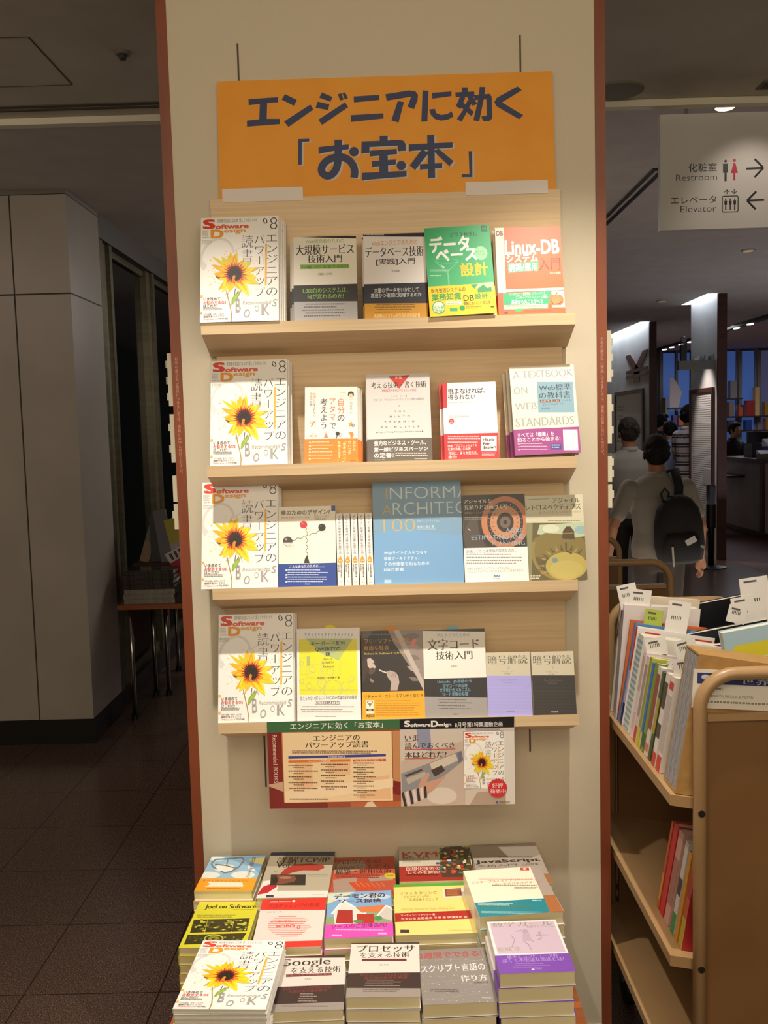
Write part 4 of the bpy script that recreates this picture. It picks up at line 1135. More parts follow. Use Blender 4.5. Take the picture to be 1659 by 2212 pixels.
# ------------------------------------------------------------------ the setting
FL = bpy.data.materials.new('dark_granite_tiles')
FL.use_nodes = True
nt = FL.node_tree
b = nt.nodes['Principled BSDF']
tc = nt.nodes.new('ShaderNodeTexCoord')
n1 = nt.nodes.new('ShaderNodeTexNoise'); n1.inputs['Scale'].default_value = 260; n1.inputs['Detail'].default_value = 2
r1 = nt.nodes.new('ShaderNodeValToRGB')
r1.color_ramp.elements[0].position = 0.38; r1.color_ramp.elements[0].color = (*lin('#3a2c26'), 1)
r1.color_ramp.elements[1].position = 0.72; r1.color_ramp.elements[1].color = (*lin('#94796a'), 1)
e = r1.color_ramp.elements.new(0.56); e.color = (*lin('#5f4a40'), 1)
mp = nt.nodes.new('ShaderNodeMapping'); mp.inputs['Location'].default_value = (1.50/0.394, -1.08/0.394+3, 0); mp.inputs['Scale'].default_value = (1/0.394, 1/0.394, 1)
br = nt.nodes.new('ShaderNodeTexBrick')
br.offset = 0.0; br.squash = 1.0
br.inputs['Scale'].default_value = 1.0; br.inputs['Brick Width'].default_value = 1.0; br.inputs['Row Height'].default_value = 1.0
br.inputs['Mortar Size'].default_value = 0.006; br.inputs['Mortar Smooth'].default_value = 0.1
br.inputs['Color1'].default_value = (1, 1, 1, 1); br.inputs['Color2'].default_value = (0.93, 0.93, 0.93, 1); br.inputs['Mortar'].default_value = (0.22, 0.2, 0.2, 1)
mx = nt.nodes.new('ShaderNodeMix'); mx.data_type = 'RGBA'; mx.blend_type = 'MULTIPLY'; mx.inputs['Factor'].default_value = 1.0
L = nt.links.new
L(tc.outputs['Object'], n1.inputs['Vector']); L(n1.outputs[0], r1.inputs[0])
L(tc.outputs['Object'], mp.inputs[0]); L(mp.outputs[0], br.inputs['Vector'])
L(r1.outputs[0], mx.inputs[6]); L(br.outputs[0], mx.inputs[7]); L(mx.outputs[2], b.inputs['Base Color'])
b.inputs['Roughness'].default_value = 0.22
b.inputs['Specular IOR Level'].default_value = 0.45

m = MB(); m.box(-4.5, 3.9, -4.5, 18, -0.05, 0, FL); struct('floor', m)
MAT_REDFLOOR = noise_mat('dark_red_carpet', '#4a1f1c', '#5a2a24', (40, 40, 40), 4, 0.7)
m = MB(); m.box(3.9, 9.5, -4.5, 18, -0.05, 0.001, MAT_REDFLOOR); struct('floor', m)

# wall at the end of the bookcase, with the red-brown boards on both sides
m = MB(); m.box(-0.5022, 0.5022, 0.0, 0.03, 0, 2.875, MAT_WALL); struct('wall_centre', m)
m = MB(); m.box(-0.5022, 0.5022, -0.006, 0.0, 0.0, 0.068, M('#c8bfae', 0.5)); struct('baseboard_centre', m)
NOTICE = 'お手の届かない商品につきましては、係員にお申し付けください。'
for i, sx in enumerate((-1, 1)):
    m = MB()
    xa, xb = (-0.527, -0.5024) if sx < 0 else (0.5024, 0.527)
    m.box(xa, xb, -0.002, 0.032, 0, 2.875, MAT_TRIM)
    zt, zb = (1.792, 1.508) if sx < 0 else (1.812, 1.528)
    Art(m, xb-xa, zt-zb, [(0, 0), (24.6, 0), (24.6, 284), (0, 284)], -0.002, None)
    a = Art(MB(), xb-xa, zt-zb, [(0, 0), (24.6, 0), (24.6, 284), (0, 284)], -0.0021)
    a.V(NOTICE, 8.2, 1, 16.2, 283, '#b98a78', .01)
    m.add([(x+(xa+xb)/2, y, z+zb) for x, y, z in a.mb.v], a.mb.f, M('#b98a78', 0.5))
    struct('trim_%d' % (i+1), m)
MAT_SLOT = M('#4a3626', 0.5)
for i, (x, za, zb) in enumerate(((-0.337, 0.715, 2.518), (0.328, 0.790, 2.518))):
    m = MB(); m.box(x-0.002, x+0.002, -0.0012, 0.001, za, zb, MAT_SLOT); struct('trim_%d' % (i+3), m)

# ceilings
m = MB(); m.box(-4.5, 9.5, -4.5, 1.56, 2.875, 2.95, MAT_CEIL); struct('ceiling', m)
m = MB(); m.box(-4.5, 0.25, 1.60, 18, 2.85, 2.95, MAT_CEIL_FAR); struct('ceiling', m)
SLOTS = ((3.63, 3.758, 8.63, 9.62), (3.60, 3.745, 11.43, 14.55))
m = MB()
m.box(0.25, 3.60, 1.60, 18, 3.05, 3.15, MAT_CEIL_FAR); m.box(3.76, 9.5, 1.60, 18, 3.05, 3.15, MAT_CEIL_FAR)
m.box(3.60, 3.76, 1.60, 8.63, 3.05, 3.15, MAT_CEIL_FAR); m.box(3.60, 3.63, 8.63, 9.62, 3.05, 3.15, MAT_CEIL_FAR)
m.box(3.60, 3.76, 9.62, 11.43, 3.05, 3.15, MAT_CEIL_FAR); m.box(3.60, 3.76, 14.55, 18, 3.05, 3.15, MAT_CEIL_FAR); m.box(3.745, 3.76, 11.43, 14.55, 3.05, 3.15, MAT_CEIL_FAR)
m.box(0.25, 0.27, 1.6, 18, 2.85, 3.05, MAT_CEIL_FAR)
struct('ceiling', m)
MAT_COVE = M('#c8ccd0', 0.7)
for i, (xa, xb, ya, yb) in enumerate(SLOTS):
    m = MB()
    m.box(xa-0.02, xa, ya-.02, yb+.02, 3.15, 3.4, MAT_COVE); m.box(xa, xb, ya-.02, ya, 3.15, 3.4, MAT_COVE); m.box(xa, xb, yb, yb+.02, 3.15, 3.4, MAT_COVE); m.box(xa-.02, xb+.12, ya-.02, yb+.02, 3.4, 3.42, MAT_COVE)
    struct('trim_%d' % (i+5), m)
    t = thing('cove_light', 'cold white light strip in the ceiling slot above the %s partition' % ('nearer' if i == 0 else 'yen sign'), 'ceiling light', ((xa+xb)/2, (ya+yb)/2, 3.36))
    m = MB(); m.box(-.035, .035, -(yb-ya)/2+.04, (yb-ya)/2-.04, -.02, .012, emit_mat('cold_tube', '#e6f0ff', 55.0)); m.build('tube', t)
    m = MB(); m.box(-.045, .045, -(yb-ya)/2+.03, (yb-ya)/2-.03, .012, .036, M('#d8d8d8')); m.build('housing', t)
MAT_STRIP = M('#f2ebd2', 0.6)
m = MB(); m.box(-4.5, 9.5, 1.555, 1.60, 2.848, 2.874, MAT_STRIP); struct('trim_7', m)
m = MB()
m.box(-4.5, -0.3, 1.415, 1.44, 2.871, 2.8748, M('#5a5448', .7)); m.box(-4.5, -0.3, 1.46, 1.475, 2.871, 2.8748, M('#5a5448', .7)); struct('trim_8', m)
m = MB()
for x0, x1, y0, y1 in ((-1.118, -1.113, .80, 1.215), (-1.9, -1.118, .797, .80), (-1.9, -1.118, 1.215, 1.218)):
    m.box(x0, x1, y0, y1, 2.8735, 2.8752, M('#4c463c', .8))
struct('trim_9', m)

# wall of grey panels on the left, then the window wall
m = MB()
g = 0.004
dk = M('#4a443e', 0.7)
m.box(-4.5, -1.604, 2.556, 3.07, 0.13, 2.85, dk)
for x0, x1 in ((-4.5, -3.3), (-3.3, -1.885), (-1.885, -1.6)):
    for z0, z1 in ((0.13, 2.336), (2.336, 2.83)):
        m.box(x0+g, x1-(g if x1 < -1.61 else 0), 2.547, 2.556, z0+g, z1-g, MAT_PANEL)
for z0, z1 in ((0.13, 2.336), (2.336, 2.83)):
    m.box(-1.604, -1.6, 2.556, 3.07, z0+g, z1-g, MAT_PANEL)
m.box(-4.5, -1.6, 2.549, 3.07, 2.83, 2.85, M('#7a726a', .6))
struct('wall_left', m)
m = MB(); m.box(-4.5, -1.6, 2.552, 3.07, 0, 0.13, M('#1e1814', 0.3)); struct('baseboard_left', m)
m = MB(); m.box(-1.9, -1.6, 3.07, 12, 2.72, 2.85, M('#4a4440', .6)); m.box(-1.9, -1.62, 3.07, 12, 0, 0.12, M('#2a2420', .4)); struct('wall_left', m)
GLASS = bpy.data.materials.new('dark_window_glass'); GLASS.use_nodes = True
gb = GLASS.node_tree.nodes['Principled BSDF']
gb.inputs['Base Color'].default_value = (*lin('#1c2022'), 1); gb.inputs['Roughness'].default_value = 0.08; gb.inputs['Transmission Weight'].default_value = 0.5; gb.inputs['IOR'].default_value = 1.45
MULL = noise_mat('window_frame_metal', '#6f6a58', '#7d7864', (3, 3, 30), 2, 0.3, 0, 0.6)
ys = (3.07, 3.30, 4.30, 5.6, 7.0, 8.6, 10.3, 12.0)
for i in range(len(ys)-1):
    m = MB(); m.box(-1.68, -1.67, ys[i]+.03, ys[i+1]-.03, 0.12, 2.72, GLASS)
    o = struct('window_%d' % (i+1), m)
    f = MB()
    f.box(-1.70, -1.61, ys[i], ys[i]+(.1 if i < 1 else .05), .12, 2.72, MULL); f.box(-1.70, -1.63, ys[i+1]-.1, ys[i+1], .12, 2.72, MULL)
    f.box(-1.69, -1.65, ys[i], ys[i+1], .12, .18, MULL); f.box(-1.69, -1.65, ys[i], ys[i+1], 2.68, 2.72, MULL)
    f.build('window_frame', o)
m = MB(); m.box(-4.5, 3.0, 12.0, 12.1, 0, 3.05, M('#3a342f', .8)); struct('wall_back', m)
m = MB(); m.box(-3.6, -3.5, 3.1, 12, 0, 3, M('#1a1c20', .9)); struct('night_backing', m)  # dark sheet added beyond the glass to give the blackness of night

t = thing('smoke_detector', 'small round smoke detector on the ceiling at upper left', 'smoke detector', (-0.857, 0.944, 2.875))
m = MB(); m.rings([(-.008, 0, 0, .024, .024), (0, 0, 0, .028, .028)], M('#7a7468', .6)); m.build('base', t, True)
m = MB(); m.rings([(-.024, 0, 0, .010, .010), (-.021, 0, 0, .013, .013), (-.008, 0, 0, .016, .016)], M('#3f3a32', .6)); m.build('sensor', t, True)
t = thing('ceiling_speaker', 'round flush ceiling speaker beside the right red-brown board', 'speaker', (0.905, 1.445, 2.875))
m = MB(); m.rings([(-.006, 0, 0, .083, .083), (0, 0, 0, .085, .085)], M('#5c564a', .8), 28); m.build('grille', t)
m = MB(); a_ = []
m.rings([(-.008, 0, 0, .096, .096), (0, 0, 0, .1, .1)], M('#837c6c', .7), 28); m.build('rim', t).location = (0, 0, .0015)
t = thing('air_vent', 'slotted air vent in the ceiling at the upper right edge', 'vent', (1.50, 1.43, 2.875))
m = MB(); m.box(-.06, .12, -.045, .045, -.006, 0, M('#6f6859', .7)); m.build('frame', t)
m = MB()
for k in range(3): m.box(-.05, .11, -.035+k*.026, -.022+k*.026, -.008, -.006, M('#4c463a', .7))
m.build('slats', t)
DL = (('bright recessed downlight just behind the pale ceiling strip', 1.58, 2.208, True), ('unlit recessed downlight in the dark ceiling below the wayfinding sign', 3.084, 5.946, False), ('small unlit downlight near the ceiling slot of the nearer partition', 3.262, 9.169, False))
for lb, x, y, on in DL:
    t = thing('downlight', lb, 'downlight', (x, y, 3.05), (0, 0, 0))
    m = MB(); m.rings([(-.01, 0, 0, .055, .055), (0, 0, 0, .062, .062)], M('#b8a890', .4), 24); m.build('trim_ring', t, True)
    m = MB(); m.rings([(-.014, 0, 0, .038, .038), (-.010, 0, 0, .045, .045)], emit_mat('warm_lamp', '#ffe0b0', 4.0 if on else 0.12), 24); m.build('bulb', t)
t = thing('ceiling_rail', 'dark double rail running along the ceiling left of the wayfinding sign', 'rail', (1.57, 4.7, 3.05))
for dx in (-.035, .02):
    m = MB(); m.box(dx, dx+.016, -1.42, 2.8, -.014, 0, M('#2a2422', .5)); m.build('track', t)
m = MB(); m.box(-.035, .4, -1.445, -1.42, -.01, 0, M('#4a423c', .5)); m.build('end_bar', t)

# ------------------------------------------------------------------ orange board and rack
t = thing('sign_board', 'orange board with large navy Japanese lettering at the top of the wall', 'sign', (0.0, -0.004, 2.162))
m = MB()
m.prism([(-.3935, -.03), (.4065, -.03), (.4005, .267), (-.3865, .267)], 'y', -.008, 0, noise_mat('orange_board', '#ec9a1e', '#f0a126', (8, 8, 8), 2, 0.6))
m.build('board', t)
m = MB()
sh = M('#cdbfae', .6); nv = M('#26335c', .55)
for k, pts in enumerate(SIGN_LINE_TWO):
    n = len(pts)
    m.add([(x/1000+.0046, -.0081-k*4e-6, z/1000-2.162-.0028) for x, z in pts], [tuple(range(n))], sh)
m.build('grey_letter_shadow', t)['label'] = 'pale grey offset shadow of the lower line of letters'
m = MB()
for k, pts in enumerate(SIGN_LINE_ONE+SIGN_LINE_TWO):
    n = len(pts)
    m.add([(x/1000, -.0084-k*4e-6, z/1000-2.162) for x, z in pts], [tuple(range(n))], nv)
m.build('lettering', t)['label'] = 'navy blue lettering'
for lb, xa, xb, z0 in (('left of two blank white paper strips along the bottom of the orange board', -.385, -.193, 2.1815), ('right of two blank white paper strips along the bottom of the orange board', .192, .387, 2.1808)):
    o = MB().box(xa, xb, -.0145, -.0135, 2.150, z0, M('#e6ddd4', .7)).build('paper_strip')
    tag(o, lb, 'paper strip')

RACK = thing('display_rack', 'pale wood wall rack with four sloping shelves on the cream wall', 'display rack', (0, 0, 0.86))
m = MB(); m.box(-.4145, .4165, -.013, -.0025, 0.0, 1.299, MAT_WOOD); m.build('back_panel', RACK)
ZF = (1.8565, 1.5295, 1.2415, 0.9190)
for z in ZF:
    m = MB()
    m.prism([(-.120, z-.86), (-.013, z-.86-.0287), (-.013, z-.86-.026-.042), (-.116, z-.86-.026), (-.120, z-.86-.026)], 'x', -.4285, .4285, MAT_WOOD)
    m.build('shelf', RACK)

# ------------------------------------------------------------------ books on the rack
LEAN = R(15)
def shelf_book(label, row, cx, w, h, t, draw, quad, yaw=0.0, yb=-.113, dz=0.0, roll=0.0, copies=0, cdx=0.0, cdz=0.0, clabel=None, group=None, **kw):
    z = ZF[row] - (yb+.120)*math.tan(LEAN) + dz
    root = book(label, w, h, t, (cx, yb, z), (-LEAN, R(-roll), R(yaw)), draw, quad, **kw)
    mat = Euler((-LEAN, R(-roll), R(yaw))).to_matrix()
    for i in range(copies):
        c = copy_tree(root)
        off = mat @ Vector((cdx*(i+1)+rng.uniform(-.0008, .0008), (t+.0007)*(i+1), 0))
        c.location = (cx+off.x, yb+off.y, z+off.z+.0004)
        c['label'] = clabel
        if group: c['group'] = group
    return root
def mag_at(label, row, cx, clabel, group, **kw):
    return shelf_book(label, row, cx, .181, .257, .008, magazine, MAGQ, cat='magazine', name='magazine', clabel=clabel, group=group, pages=MAT_PAGES_W, cover='#eeeae2', **kw)
mag_at('white sunflower magazine at the left end of the top shelf', 0, -.339, 'one of the sunflower magazines stacked behind the front one on the top shelf', 'sunflower magazines on the top shelf', yb=-.124, copies=4, cdx=.0032)
shelf_book('cream book with black and grey band beside the magazine on the top shelf', 0, -.142, .146, .208, .017, cover_scale, [(845, 325), (1385, 296), (1395, 1021), (852, 1026)], copies=2, cdx=-.0062, clabel='copy showing its left edge behind the cream book with black band on the top shelf', group='spare copies of the black banded book')
shelf_book('white book with navy and mustard band in the middle of the top shelf', 0, .020, .145, .210, .015, cover_db, [(738, 903), (1010, 893), (1020, 1268), (745, 1273)], copies=1, cdx=-.003, clabel='spare copy behind the white book with navy and mustard band')
shelf_book('green book with yellow band on the top shelf', 0, .172, .150, .217, .018, cover_green, [(398, 243), (920, 200), (942, 935), (412, 955)], yb=-.126, roll=2.0, copies=1, cdx=.004, clabel='spare copy peeking out behind the green book on the top shelf')
shelf_book('orange book with white lettering at the right end of the top shelf', 0, .331, .152, .217, .016, cover_linux, [(958, 230), (1490, 202), (1516, 922), (965, 938)], copies=1, cdx=-.0035, clabel='spare copy behind the orange book on the top shelf')

mag_at('white sunflower magazine at the left end of the second shelf', 1, -.332, 'one of the sunflower magazines stacked behind the front one on the second shelf', 'sunflower magazines on the second shelf', copies=3, cdx=.0028)
shelf_book('small white book with orange band and upright Japanese title on the second shelf', 1, -.140, .124, .185, .012, cover_think, [(892, 350), (1342, 362), (1355, 1005), (900, 1012)], roll=-.8, copies=2, cdx=.005, clabel='spare copy showing its right edge behind the small orange banded book', group='spare copies of the orange banded book', left_spine=False)
shelf_book('grey book with red triangle and brown band in the middle of the second shelf', 1, .020, .150, .213, .022, cover_pyramid, [(-183, 249), (345, 228), (365, 962), (-176, 976)], copies=1, cdx=-.003, clabel='spare copy behind the grey book with the red triangle')
shelf_book('small white book with red corner and red band on the second shelf', 1, .187, .1255, .187, .013, cover_challenge, [(437, 308), (885, 304), (917, 942), (467, 957)], spine='#cf333a', copies=1, cdx=-.0065, clabel='spare copy showing its red spine behind the small red banded book')
shelf_book('thick cream book with purple band at the right end of the second shelf', 1, .362, .151, .214, .024, cover_textbook, [(1030, 192), (1563, 168), (1590, 905), (1048, 930)], yb=-.122, dz=.006, roll=1.2, spine='#d8d2c0', copies=2, cdx=-.0062, clabel='spare copy showing its edge behind the thick cream book with purple band', group='spare copies of the purple banded book')

mag_at('white sunflower magazine at the left end of the third shelf', 2, -.365, 'one of the sunflower magazines stacked behind the front one on the third shelf', 'sunflower magazines on the third shelf', copies=3, cdx=.0022)
shelf_book('cream book with red and black balls and blue band on the third shelf', 2, -.205, .1355, .192, .016, cover_norman, [(718, 285), (1205, 277), (1211, 958), (722, 972)], copies=1, cdx=.0015, clabel='spare copy behind the cream book with the blue band')
SPQ = [(0, 0), (52, 0), (52, 618), (0, 618)]
def spine_book(label, x, dz):
    w, h, d = .0152, .172, .072
    z = ZF[2] - .006*math.tan(LEAN) + .0005
    t = thing('paperback', label, 'book', (x, -.114, z), (-LEAN, R(-.6), R(0)), 'white paperbacks with orange drops on the third shelf')
    c = MB(); cm = M('#e8e2d8', .4)
    c.box(-w/2, w/2, 0, .0008, 0, h, cm); c.box(-w/2, -w/2+.0005, .0008, d, 0, h, cm); c.box(w/2-.0005, w/2, .0008, d, 0, h, cm)
    spine_drop(Art(c, w, h, SPQ)); c.build('cover', t)
    m = MB(); m.box(-w/2+.0006, w/2-.0006, .001, d-.001, .001, h-.001, MAT_PAGES_W); m.build('page_block', t)
for k, nm in enumerate(('leftmost', 'second from left', 'middle one', 'second from right', 'rightmost')):
    spine_book('orange drop paperback spine, %s of five, on the third shelf' % nm, -.1262+k*.0174, 0)
shelf_book('large blue book with pale outline lettering on the third shelf', 2, .058, .211, .247, .016, cover_blue, [(45, 60), (678, 45), (708, 782), (70, 800)])
shelf_book('dark book showing an orange dial, white lower half, on the third shelf', 2, .2405, .149, .209, .020, cover_agile, [(695, 160), (1137, 147), (1168, 772), (712, 785)])
shelf_book('olive book with a painted dome and dish at the right end of the third shelf', 2, .384, .138, .204, .016, cover_retro, [(1143, 165), (1560, 152), (1590, 768), (1170, 772)], yb=-.110)

mag_at('white sunflower magazine at the left end of the lowest shelf', 3, -.339, 'one of the sunflower magazines stacked behind the front one on the lowest shelf', 'sunflower magazines on the lowest shelf', copies=3, cdx=.0022)
b1 = shelf_book('white book with a yellow keyboard drawing on the lowest shelf', 3, -.164, .152, .218, .018, cover_qwerty, [(797, 183), (1325, 168), (1350, 950), (797, 965)])
b2 = shelf_book('black book with a flute player and orange band on the lowest shelf', 3, -.010, .149, .209, .020, cover_free, [(1340, 200), (1868, 190), (1888, 942), (1357, 952)], spine='#2a2320')
b3 = shelf_book('white book with black and grey band on the lowest shelf', 3, .139, .1495, .208, .018, cover_moji, [(272, 180), (765, 160), (788, 860), (290, 880)])
for bk, h, c, dx in ((b1, .218, '#e0d23c', .004), (b2, .209, '#e88a2a', -.002), (b3, .208, '#7fb4cc', -.001)):
    m = MB(); pts = [(dx+.014*math.cos(R(a)), .009*math.sin(R(a))) for a in range(0, 181, 15)] + [(dx-.014, -.02), (dx+.014, -.02)]
    m.prism(pts, 'y', .008, .0084, M(c, .6)); o = m.build('order_slip', bk); o.location = (0, 0, h); o['label'] = 'coloured slip sticking out of the top'
shelf_book('small cream and lilac paperback at the right of the lowest shelf', 3, .267, .1055, .150, .017, cipher(0), [(775, 345), (1125, 340), (1142, 845), (792, 857)])
shelf_book('small cream and black paperback at the right end of the lowest shelf', 3, .3735, .1015, .149, .017, cipher(1), [(1128, 343), (1460, 335), (1490, 835), (1145, 845)])

# ------------------------------------------------------------------ poster hung on the lowest shelf
def poster(a):
    a.fill('#c9b8a4')
    # left sheet
    a.poly([(60, 140), (853, 120), (862, 590), (70, 605)], '#9a4a2c')
    for p, c in (([(150, 145), (300, 140), (250, 320), (150, 330)], '#b86a3c'), ([(560, 560), (860, 555), (860, 595), (560, 600)], '#b5653a'), ([(810, 140), (853, 138), (858, 480), (815, 500)], '#c08a5a'), ([(150, 565), (420, 560), (430, 600), (150, 602)], '#7a2a1c'), ([(800, 430), (860, 440), (860, 520), (810, 510)], '#7a1f1a')): a.poly(p, c)
    a.poly([(640, 590), (660, 560), (690, 555), (720, 592)], '#e0c8a8')
    a.poly([(66, 150), (152, 148), (162, 602), (74, 605)], '#7d2420'); a.poly([(72, 458), (160, 440), (162, 500), (78, 470)], '#c8a484')
    a.T('Recommended BOOKS', 102, 165, 128, 448, '#e0c8b0', m=True, rot=90)
    a.poly([(158, 152), (804, 142), (812, 550), (166, 566)], '#ecd0a2')
    for p in ([(230, 330), (330, 326), (340, 470), (240, 480)], [(420, 300), (560, 300), (560, 400), (430, 410)], [(600, 420), (790, 400), (800, 540), (620, 545)]): a.poly(p, '#e6bb8c')
    a.poly([(166, 500), (500, 450), (812, 420), (812, 470), (500, 520), (170, 560)], '#f0d8b0')
    a.poly([(64, 90), (852, 69), (852, 130), (66, 152)], '#3f6a42')
    a.T('エンジニアに効く「お宝本」', 205, 90, 752, 128, '#e8e6da', .014)
    a.T('エンジニアの', 340, 164, 616, 198, INK, .005, m=True); a.T('パワーアップ読書', 292, 202, 668, 240, INK, .005, m=True)
    a.greek(215, 256, 735, 278, 2, '#7a6248'); a.poly([(192, 290), (770, 275), (770, 290), (192, 305)], '#3d4690'); a.T('CONTENTS', 430, 286, 528, 297, '#d8d8e4', .02)
    a.poly([(192, 314), (560, 306), (560, 320), (192, 329)], '#d8782a'); a.poly([(575, 308), (770, 303), (770, 317), (575, 321)], '#d04a34'); a.T('Part1 ジャンル別推薦図書', 312, 312, 440, 324, '#f4e0c8'); a.T('Part2 私が影響を受けた最初の一冊', 590, 306, 755, 317, '#f4e0c8')
    for i in range(5):
        a.greek(192, 340+i*34, 375, 352+i*34, 1, '#5a4632', i); a.greek(222, 354+i*34, 290, 364+i*34, 1, '#7a6248', i+9)
        a.greek(385, 334+i*33, 555, 346+i*33, 1, '#5a4632', i+3); a.greek(412, 348+i*33, 480, 358+i*33, 1, '#7a6248', i+19)
    for i in range(8): a.greek(578, 326+i*27, 720, 337+i*27, 1, '#5a4632', i+33); a.greek(600, 338+i*27, 660, 347+i*27, 1, '#7a6248', i+43)
    a.greek(198, 540, 500, 552, 1, '#7a6248', 2)
    # right sheet
    a.poly([(852, 100), (1540, 90), (1540, 600), (860, 600)], '#cfc2b4')
    a.poly([(950, 130), (1030, 128), (1040, 260), (960, 240)], '#8f93a8'); a.poly([(860, 320), (1240, 190), (1240, 600), (860, 600)], '#c4b0a0'); a.ell(1100, 520, 90, 50, '#d8ccc0'); a.poly([(1310, 500), (1540, 480), (1540, 600), (1250, 600)], '#b29a86'); a.poly([(1470, 140), (1540, 140), (1540, 570), (1480, 570)], '#dcd6cc')
    a.poly([(1240, 124), (1440, 118), (1440, 138), (1240, 138)], '#a89a98')
    a.poly([(852, 69), (1524, 52), (1524, 118), (852, 132)], '#1e1b1c')
    a.T('S', 878, 80, 914, 116, '#e8e4dc', .05); a.T('oftware', 914, 94, 1034, 116, '#e8e4dc', .04); a.T('D', 1036, 80, 1078, 116, '#e8e4dc', .05); a.T('esign', 1078, 92, 1156, 118, '#e8e4dc', .04)
    a.T('8月号第1特集連動企画', 1176, 86, 1456, 116, '#e0dcd4', .012)
    a.T('いま', 882, 164, 960, 196, INK, .003, m=True); a.T('読んでおくべき', 882, 206, 1176, 243, INK, .003, m=True); a.T('本はどれだ?', 882, 260, 1128, 297, INK, .003, m=True)
    for xa, xb, y in ((882, 960, 200), (882, 1180, 248), (882, 1060, 303)): a.line([(xa, y), (xb, y-3)], 4, '#c43a30')
    a.poly([(860, 392), (1216, 254), (1228, 312), (1130, 390), (1060, 440), (866, 505)], '#8e8c90'); a.poly([(1190, 270), (1216, 258), (1226, 305), (1200, 330)], '#6f7080')
    a.poly([(1030, 330), (1180, 272), (1196, 312), (1046, 382)], '#cfc4ae'); a.poly([(1035, 370), (1100, 340), (1120, 372), (1060, 408)], '#4a3c34'); a.poly([(880, 400), (980, 362), (990, 372), (890, 412)], '#4f4640'); a.poly([(890, 420), (1000, 378), (1010, 400), (900, 455)], '#b8ae9e')
    a.poly([(960, 470), (980, 420), (1020, 380), (1030, 395), (1010, 440), (1080, 420), (1118, 400), (1122, 412), (1090, 440), (1060, 480), (1010, 520), (985, 510)], '#c89a82')
    for k in range(7):
        t = k*22
        a.poly([(862+t, 505-k*6), (876+t, 498-k*6), (896+t*.9, 585-k*9), (880+t*.9, 590-k*9)], '#3a2c30' if k % 2 == 0 else '#d8ccc8')
    a.poly([(1226, 142), (1468, 134), (1472, 474), (1232, 480)], '#8a8a86')
    mini = Art(a.mb, a.w, a.h, a.q, a.y)
    HH = a.H
    class Sub(Art):
        def __init__(s): s.mb, s.w, s.h, s.q, s.y, s.rough, s.x0, s.n, s.vmin, s.band = a.mb, a.w, a.h, a.q, a.y, a.rough, a.x0, a.n, 0, None
        def uv(s, x, y):
            p = Hs @ np.array([x, y, 1.0]); u, v = p[0]/p[2], p[1]/p[2]
            u = min(max(u, 0), 1); v = min(max(v, 0), 1)
            X = (1230+u*238+v*4, 145-u*8*(1-v)+v*332); return a.uv(*X)
        def fill(s, c): s.poly([MAGQ[0], MAGQ[1], MAGQ[2], MAGQ[3]], c)
    Hs = homography(MAGQ)
    sb = Sub(); magazine(sb, True); a.n = sb.n
    a.poly([(1430+(58 if k % 2 else 53)*math.cos(2*math.pi*k/48), 474+(58 if k % 2 else 53)*math.sin(2*math.pi*k/48)) for k in range(48)], '#cc2a30')
    a.T('好評', 1398, 444, 1462, 472, '#f0dcd8', .01); a.T('発売中', 1386, 478, 1478, 506, '#f0dcd8', .01)
    a.ell(1427, 556, 7, 7, '#4a5a9a'); a.T('技術評論社', 1440, 549, 1506, 563, '#4a443e')
t = thing('poster', 'wide paper poster with green and black headings hung under the lowest shelf', 'poster', (-.0195, -.1222, .706), (0, R(.2), 0))
m = MB(); m.box(-.293, .293, 0, .0006, 0, .213, M('#d8cfc4', .6))
poster(Art(m, .586, .213, [(67, 88), (1524, 56), (1535, 568), (78, 602)])); m.build('sheet', t)

# ------------------------------------------------------------------ table with the flat stacks
t = thing('display_table', 'low orange-brown wooden table under the stacks of books', 'table', (-.055, -.36, 0))
m = MB(); m.box(-.43, .42, -.352, .352, .365, .398, MAT_TABLE); m.build('table_top', t)
for sx in (-.37, .375):
    for sy in (-.31, .31):
        m = MB(); m.box(sx-.025, sx+.025, sy-.025, sy+.025, 0, .365, MAT_TABLE); m.build('leg', t)
def stack(label, clabel, group, cx, near, z, w, ln, ang, draw, quad, tt=.02, jig=.003, **kw):
    n = max(1, round((z-.3985)/tt)); th = (z-.3985)/n
    root = book(label, w, ln, th-.0016, (cx, near, z), (R(-90), 0, R(ang)), draw, quad, group=None, **kw)
    for i in range(1, n):
        c = copy_tree(root)
        c.location = (cx+rng.uniform(-jig, jig), near+rng.uniform(-jig, jig)*.7, z-th*i)
        c.rotation_euler = (R(-90), 0, R(ang+rng.uniform(-1.0, 1.0)))
        c['label'] = clabel; c['group'] = group
stack('small sky blue book with orange band at the back left of the table', 'lower copy in the stack under the sky blue book', 'sky blue books in the back left stack', -.417, -.201, .545, .136, .186, -2.3, flat_sky, [(320, 235), (720, 232), (640, 500), (207, 500)], .024, .004)
stack('grey book with a red brush stroke in the back row of the table', 'lower copy in the stack under the grey brush stroke book', 'brush stroke books in the back row', -.2535, -.240, .545, .162, .235, -1.1, flat_tcp, [(735, 215), (1252, 205), (1195, 548), (648, 552)], .029, spine='#d8d0c4')
stack('red book with a yellow oval in the back row of the table', 'lower copy in the stack under the red book with the yellow oval', 'red books in the back row', -.095, -.214, .530, .160, .205, 1.2, flat_linux, [(1250, 260), (1737, 235), (1693, 536), (1175, 553)], .026)
stack('grey and red book with many painted shapes in the back row', 'lower copy in the stack under the grey and red book', 'grey and red books in the back row', .081, -.190, .552, .176, .185, 0, flat_kvm, [(217, 160), (735, 150), (795, 470), (207, 484)], .025, .001)
stack('mauve grey book with bold black lettering at the back right of the table', 'lower copy in the stack under the mauve grey book', 'mauve grey books in the back right stack', .262, -.222, .555, .166, .216, 2.2, flat_js, [(735, 150), (1245, 122), (1365, 450), (847, 467)], .026, .001)
